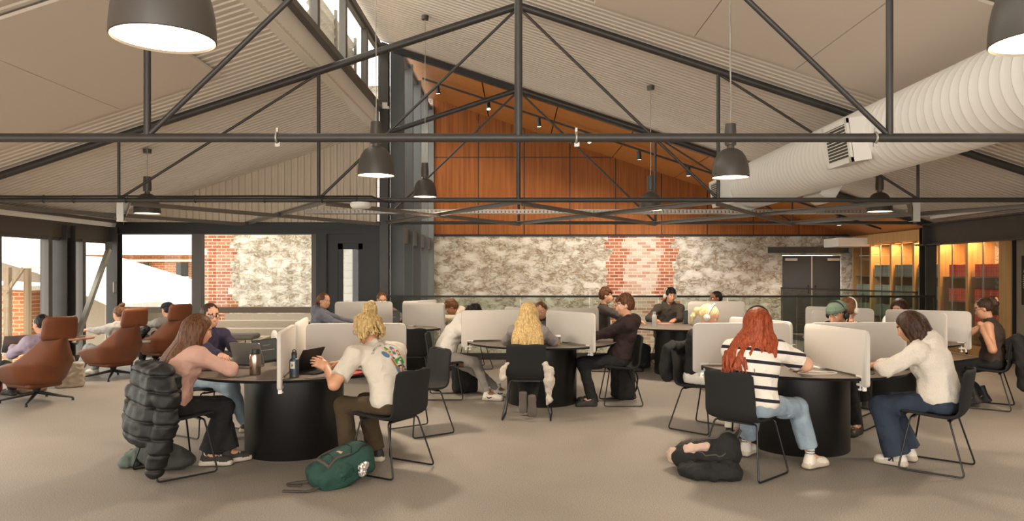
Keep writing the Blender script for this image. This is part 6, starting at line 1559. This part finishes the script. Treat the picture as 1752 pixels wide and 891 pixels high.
def scarf(sd):
    for q, zz, f in ((1, .28, 1), (-1, .47, .62)):
        sd.chain([(q * .2, -.2, .62), (q * .245, -.22, .55), (q * .245, -.24, max(zz, .44)), (q * .24, -.25, zz)], [.03 * f, .045 * f, .055 * f, .03 * f], 0, .03)
    sd.chain([(-.2, -.2, .62), (0, -.17, .6), (.2, -.2, .62)], .02, 0, .02)
    sd.chain([(.24, -.25, .3), (.25, -.26, .24), (.23, -.26, .21)], [.022, .035, .02], 0, .02)
soft('scarf', M_scarf, 'pale scarf trailing from both sides of the long-haired blonde\'s chair', 'scarf', local('longblonde'), scarf, .008, .008, .12, 2)
def jkt3(sd):
    sd.chain([(.27, .1, .5), (.33, .12, .44), (.36, .14, .34)], [.05, .075, .05], 0, .03); sd.chain([(.3, -.02, .6), (.33, .06, .5)], [.05, .06], 0, .03)
soft('black_jacket', M_puff, 'small black puffer jacket lying on the arm of the farthest lounge chair', 'jacket', XF((*LC, 0), RC), lambda sd: sd.chain([(-.36, -.1, .66), (-.37, .08, .56), (-.4, .2, .47), (-.42, .24, .36)], [.06, .085, .08, .05], 0, .03), .01, .01, .07, 4)
# green backpack lying on the floor
M_gr = mat('backpack_green', '#1a3f34', .75, bump=.25, bscale=120, var=.12, vscale=9); M_strap = mat('strap_grey', '#4f4740', .85, bump=.3, bscale=200)
root = empty('backpack', (-1.33, 5.66, 0), R(-52), 'dark green backpack slumped on the floor beside the blond man\'s chair', 'backpack')
# long axis along local y (top of the bag at +y, raised), worn front facing up
T_ = (Matrix.Rotation(R(20), 4, 'X'))
sd = SDF(Matrix.Translation((0, -.02, .135)) @ T_); sd.box((0, -.02, -.02), (.10, .17, .055), None, .05, 0, .05); sd.ell((0, .12, .0), (.15, .14, .11), None, 0, .06); sd.ell((0, -.1, .0), (.14, .16, .10), None, 0, .06); sd.ell((0, -.02, .07), (.115, .17, .05), None, 0, .04)
bp = sd.build('bag_body', M_gr, .008, root, fold=.005, wl=.18, seed=4, cut=[((0, 0, -1), -.002)])
sd = SDF(Matrix.Translation((0, -.02, .135)) @ T_); sd.ell((.1, -.06, .0), (.075, .12, .085), None, 0, .03); sd.build('side_pocket', M_gr, .008, root, fold=.006, wl=.06, cut=[((0, 0, -1), -.002)])
Mz = Matrix.Translation((0, -.02, .135)) @ T_
def drape(target, pts, r, name, m, n=6):
    """a cord laid over the top of a soft bag"""
    bv = BVHTree.FromPolygons([v.co for v in target.data.vertices], [tuple(p.vertices) for p in target.data.polygons]); out = []
    for i in range(len(pts) - 1):
        for t in range(n):
            x = pts[i][0] + (pts[i + 1][0] - pts[i][0]) * t / n; y = pts[i][1] + (pts[i + 1][1] - pts[i][1]) * t / n
            h_ = bv.ray_cast(Vector((x, y, 2)), Vector((0, 0, -1)))
            if h_[0] is not None: out.append(h_[0] + Vector((0, 0, r * .3)))
    if len(out) > 2: m_ = MB(); m_.tube(out, r, 6); m_.build(name, m, target)
M_zip = mat('zip_dark', '#0f211b', .6)
drape(bp, [(-.115, -.1), (-.13, .05), (-.09, .15), (0, .19), (.09, .15), (.13, .05), (.115, -.1)], .006, 'zip', M_zip)
drape(bp, [(-.12, .0), (-.05, .035), (.05, .035), (.12, .0)], .005, 'seam', M_zip); drape(bp, [(-.11, -.14), (-.03, -.12), (.05, -.12), (.12, -.15)], .005, 'seam', M_zip)
for q in (-1, 1): drape(bp, [(q * .13, -.19), (q * .1, -.1), (q * .115, .02)], .009, 'compression_strap', M_strap)
drape(bp, [(-.14, -.18), (-.05, -.2), (.05, -.2), (.14, -.17)], .014, 'hip_belt', M_strap)
bv_ = BVHTree.FromPolygons([v.co for v in bp.data.vertices], [tuple(p.vertices) for p in bp.data.polygons])
pz = [bv_.ray_cast(Vector((x, y, 2)), Vector((0, 0, -1)))[0] + Vector((0, 0, .003)) for x, y in ((.02, -.075), (.075, -.06), (.07, -.04), (.03, -.055))]
mesh_obj('brand_patch', pz, [(0, 1, 2, 3)], mat('patch_sand', '#b59a7c', .7), bp, smooth=False)
m_ = MB(); 
for pts in ([(-.12, -.17, .06), (-.05, -.25, .07), (.06, -.25, .05), (.13, -.17, .06)], [(-.1, -.22, .03), (-.16, -.3, .02), (-.2, -.36, .012), (-.14, -.38, .012), (-.08, -.3, .012)], [(.08, -.22, .03), (.1, -.32, .012), (.02, -.4, .012), (-.04, -.46, .012)]):
    f = fillet(pts, .05, 5)
    for a, b_ in zip(f[:-1], f[1:]): m_.bar(a, b_, .03, .006)
m_.build('strap', M_strap, root, smooth=False)
sd = SDF(Mz); sd.ell((.17, .1, -.02), (.02, .045, .03), None, 0, .01); sd.ell((.2, .06, -.05), (.02, .03, .03), None, 0, .01); sd.build('foil_wrapper', mat('foil', '#cfc8bf', .25, .6), .006, root, fold=.008, wl=.03)
# black and pink backpack
root = empty('backpack', (1.52, 5.97, 0), R(60), 'black and pale pink backpack collapsed beside the red-haired woman\'s chair', 'backpack')
sd = SDF(); sd.ell((0, .16, .11), (.16, .13, .11), None, 0, .05); sd.ell((.02, -.04, .14), (.15, .2, .13), None, 0, .06); sd.ell((0, -.17, .2), (.10, .09, .13), None, 0, .06); bk = sd.build('bag_body', M_coat, .008, root, fold=.008, wl=.16, seed=6, cut=[((0, 0, -1), -.002)])
drape(bk, [(-.1, -.2), (-.13, -.05), (-.1, .12), (-.03, .24)], .006, 'seam', M_strap); drape(bk, [(.02, -.2), (.0, -.05), (-.02, .1), (.0, .24)], .012, 'shoulder_strap', M_strap)
sd = SDF(); sd.chain([(-.04, .26, .12), (-.085, .13, .17), (-.10, -.02, .225)], [.055, .045, .03], 0, .03); sd.ell((-.02, .26, .09), (.08, .05, .06), None, 0, .03); sd.build('pink_panel', mat('bag_pink', '#c4a592', .8, bump=.2, bscale=150), .008, root, fold=.008, wl=.08, seed=2)
sd = SDF(); sd.ell((-.2, -.02, .05), (.14, .2, .07), None, 0, .05); sd.ell((-.14, -.2, .06), (.12, .12, .08), None, 0, .05); sd.build('draped_cloth', M_blackc, .009, root, fold=.012, wl=.15, seed=9, cut=[((0, 0, -1), -.002)])
m_ = MB(); m_.tube([(.0, -.24, .30), (-.02, -.27, .36), (-.05, -.26, .39), (-.06, -.22, .34)], .008, 8); m_.build('grab_handle', M_strap, root)
# grey-green bag under the pink woman's chair
root = empty('backpack', (-3.02, 6.12, 0), R(75), 'grey-green bag on the floor under the puffer jacket', 'backpack')
sd = SDF(); sd.ell((0, -.1, .1), (.14, .22, .1), None, 0, .05); sd.ell((.0, -.26, .07), (.12, .12, .07), None, 0, .05); sd.build('bag_body', mat('bag_greygreen', '#3f413c', .85, bump=.2, bscale=150), .009, root, fold=.007, wl=.16, seed=3, cut=[((0, 0, -1), -.002)])
sd = SDF(); sd.chain([(-.05, .14, .05), (.03, .22, .07), (.1, .18, .09), (.02, .12, .12), (-.08, .2, .05)], [.045, .05, .04, .045, .04], 0, .03); sd.ell((0, .2, .03), (.13, .08, .03), None, 0, .03); sd.build('loose_straps', mat('bag_sage', '#59635a', .85, bump=.2, bscale=150), .008, root, fold=.008, wl=.12, cut=[((0, 0, -1), -.002)])
def simple_bag(x, y, rz, s, m, label, seed):
    root = empty('backpack', (x, y, 0), rz, label, 'backpack')
    sd = SDF(); sd.box((0, 0, .2 * s), (.12 * s, .07 * s, .15 * s), None, .05 * s, 0, .05); sd.ell((0, -.07 * s, .15 * s), (.12 * s, .08 * s, .12 * s), None, 0, .05); sd.ell((0, 0, .38 * s), (.12 * s, .08 * s, .06 * s), None, 0, .05)
    sd.build('bag_body', m, .009, root, fold=.005, wl=.16, seed=seed, cut=[((0, 0, -1), -.002)])
    for q in (-1, 1):
        m_ = MB(); f = fillet([(q * .07 * s, .09 * s, .4 * s), (q * .09 * s, .17 * s, .3 * s), (q * .09 * s, .15 * s, .12 * s), (q * .08 * s, .1 * s, .06 * s)], .06, 5)
        for a, b_ in zip(f[:-1], f[1:]): m_.bar(a, b_, .04 * s, .008, 0, (0, 1, .2))
        m_.build('shoulder_strap', m, root, smooth=False)
    m_ = MB(); m_.tube([(.11 * s * math.cos(t), -.05 * s, .3 * s + .12 * s * math.sin(t)) for t in [PI * k / 12 for k in range(13)]], .005, 6); m_.build('zip', M_strap, root)
simple_bag(-.72, 9.95, R(20), .95, M_coat, 'black backpack under the chair of the white-hoodie man', 3)
simple_bag(1.33, 9.45, R(-80), 1.0, M_coat, 'black backpack under the chair of the maroon-hoodie man', 5)
simple_bag(2.05, 12.5, R(30), .95, mat('bag_slate', '#4a4a4a', .8, bump=.2, bscale=150), 'slate grey backpack on the floor behind the back table', 6)
simple_bag(3.05, 7.95, R(10), 1.0, M_coat, 'black backpack on the floor behind the near right table pedestal', 8)
# ------------------------------------------------------------------ lounge corner
M_tote = mat('tote_canvas', '#b5a692', .9, bump=.3, bscale=250)
def tote(x, y, rz, label, m):
    root = empty('tote_bag', (x, y, 0), rz, label, 'bag')
    sd = SDF(); sd.box((0, 0, .17), (.15, .08, .14), None, .03, 0, .03); sd.box((0, 0, .36), (.125, .045, .08), None, .01, 0, .02, True); sd.build('bag_body', m, .009, root, fold=.008, wl=.14, seed=3, cut=[((0, 0, -1), -.002)])
    for q in (-1, 1):
        m_ = MB(); f = fillet([(-.07, q * .1, .3), (-.06, q * .09, .43), (.06, q * .09, .43), (.07, q * .1, .3)], .05, 6)
        for a, b_ in zip(f[:-1], f[1:]): m_.bar(a, b_, .005, .028, 0, (0, 1, 0))
        m_.build('strap', m, root, smooth=False)
tote(-6.28, 10.38, R(30), 'cream canvas tote bag between the two nearest lounge chairs', M_tote)
tote(-6.55, 9.95, R(60), 'taupe canvas bag behind the nearest lounge chair', mat('bag_taupe', '#8a7762', .9, bump=.3, bscale=250))
root = empty('side_table', (-7.0, 11.55, 0), 0, 'round timber-topped side table with a laptop on it, by the glazing', 'side table')
m_ = MB(); m_.lathe([(0, .565), (.35, .565), (.36, .575), (.36, .59), (0, .592)], 48); m_.build('tabletop', mat('tabletop_peach', '#b8845c', .5), root)
m_ = MB(); m_.lathe([(0, 0), (.2, 0), (.2, .01), (.03, .014), (.022, .03), (.022, .565), (0, .565)], 24); m_.build('stem', M_black, root)
laptop(-6.92, 11.5, .88, -.35, 108, 'laptop with a pale screen on the timber side table', light=True, z=.592)
root = empty('side_table', (-6.5, 8.62, 0), 0, 'small dark side table at the far left edge', 'side table')
m_ = MB(); m_.lathe([(0, .49), (.24, .49), (.25, .5), (.25, .512), (0, .513)], 40); m_.build('tabletop', M_shoek, root)
m_ = MB(); m_.lathe([(0, 0), (.21, 0), (.2, .012), (.025, .016), (.018, .03), (.018, .49), (0, .49)], 24); m_.build('stem', M_black, root)
root = empty('side_table', (-6.25, 12.0, 0), 0, 'low black-legged side table beside the farthest lounge chair', 'side table')
m_ = MB(); m_.lathe([(0, .46), (.27, .46), (.28, .47), (.28, .485), (0, .486)], 40); m_.build('tabletop', mat('tabletop_grey', '#8a8078', .5), root)
m_ = MB(); m_.lathe([(0, 0), (.2, 0), (.2, .01), (.02, .014), (.015, .03), (.015, .46), (0, .46)], 24); m_.build('stem', M_black, root)
m_ = MB(); m_.lathe([(0, 0), (.1, 0), (.105, .01), (.105, .36), (.1, .37), (0, .37)], 32); o = m_.build('red_stool', mat('red_lacquer', '#8f2422', .4)); o.location = (-6.95, 9.82, 0); tag(o, 'red cylindrical stool behind the nearest lounge chair', 'stool')
root = empty('window_bench', (-5.55, 13.62, 0), 0, 'long low grey bench under the end windows', 'bench')
m_ = MB(); m_.box((0, 0, .43), (1.5, .42, .1), .03); m_.build('seat_pad', mat('bench_grey', '#77706a', .9, bump=.2, bscale=200), root)
for q in (-1, 1): m_ = MB(); m_.tube(fillet([(q * .6, -.17, .39), (q * .6, -.17, .012), (q * .6, .17, .012), (q * .6, .17, .39)], .03), .01, 8); m_.build('leg', M_rod, root)
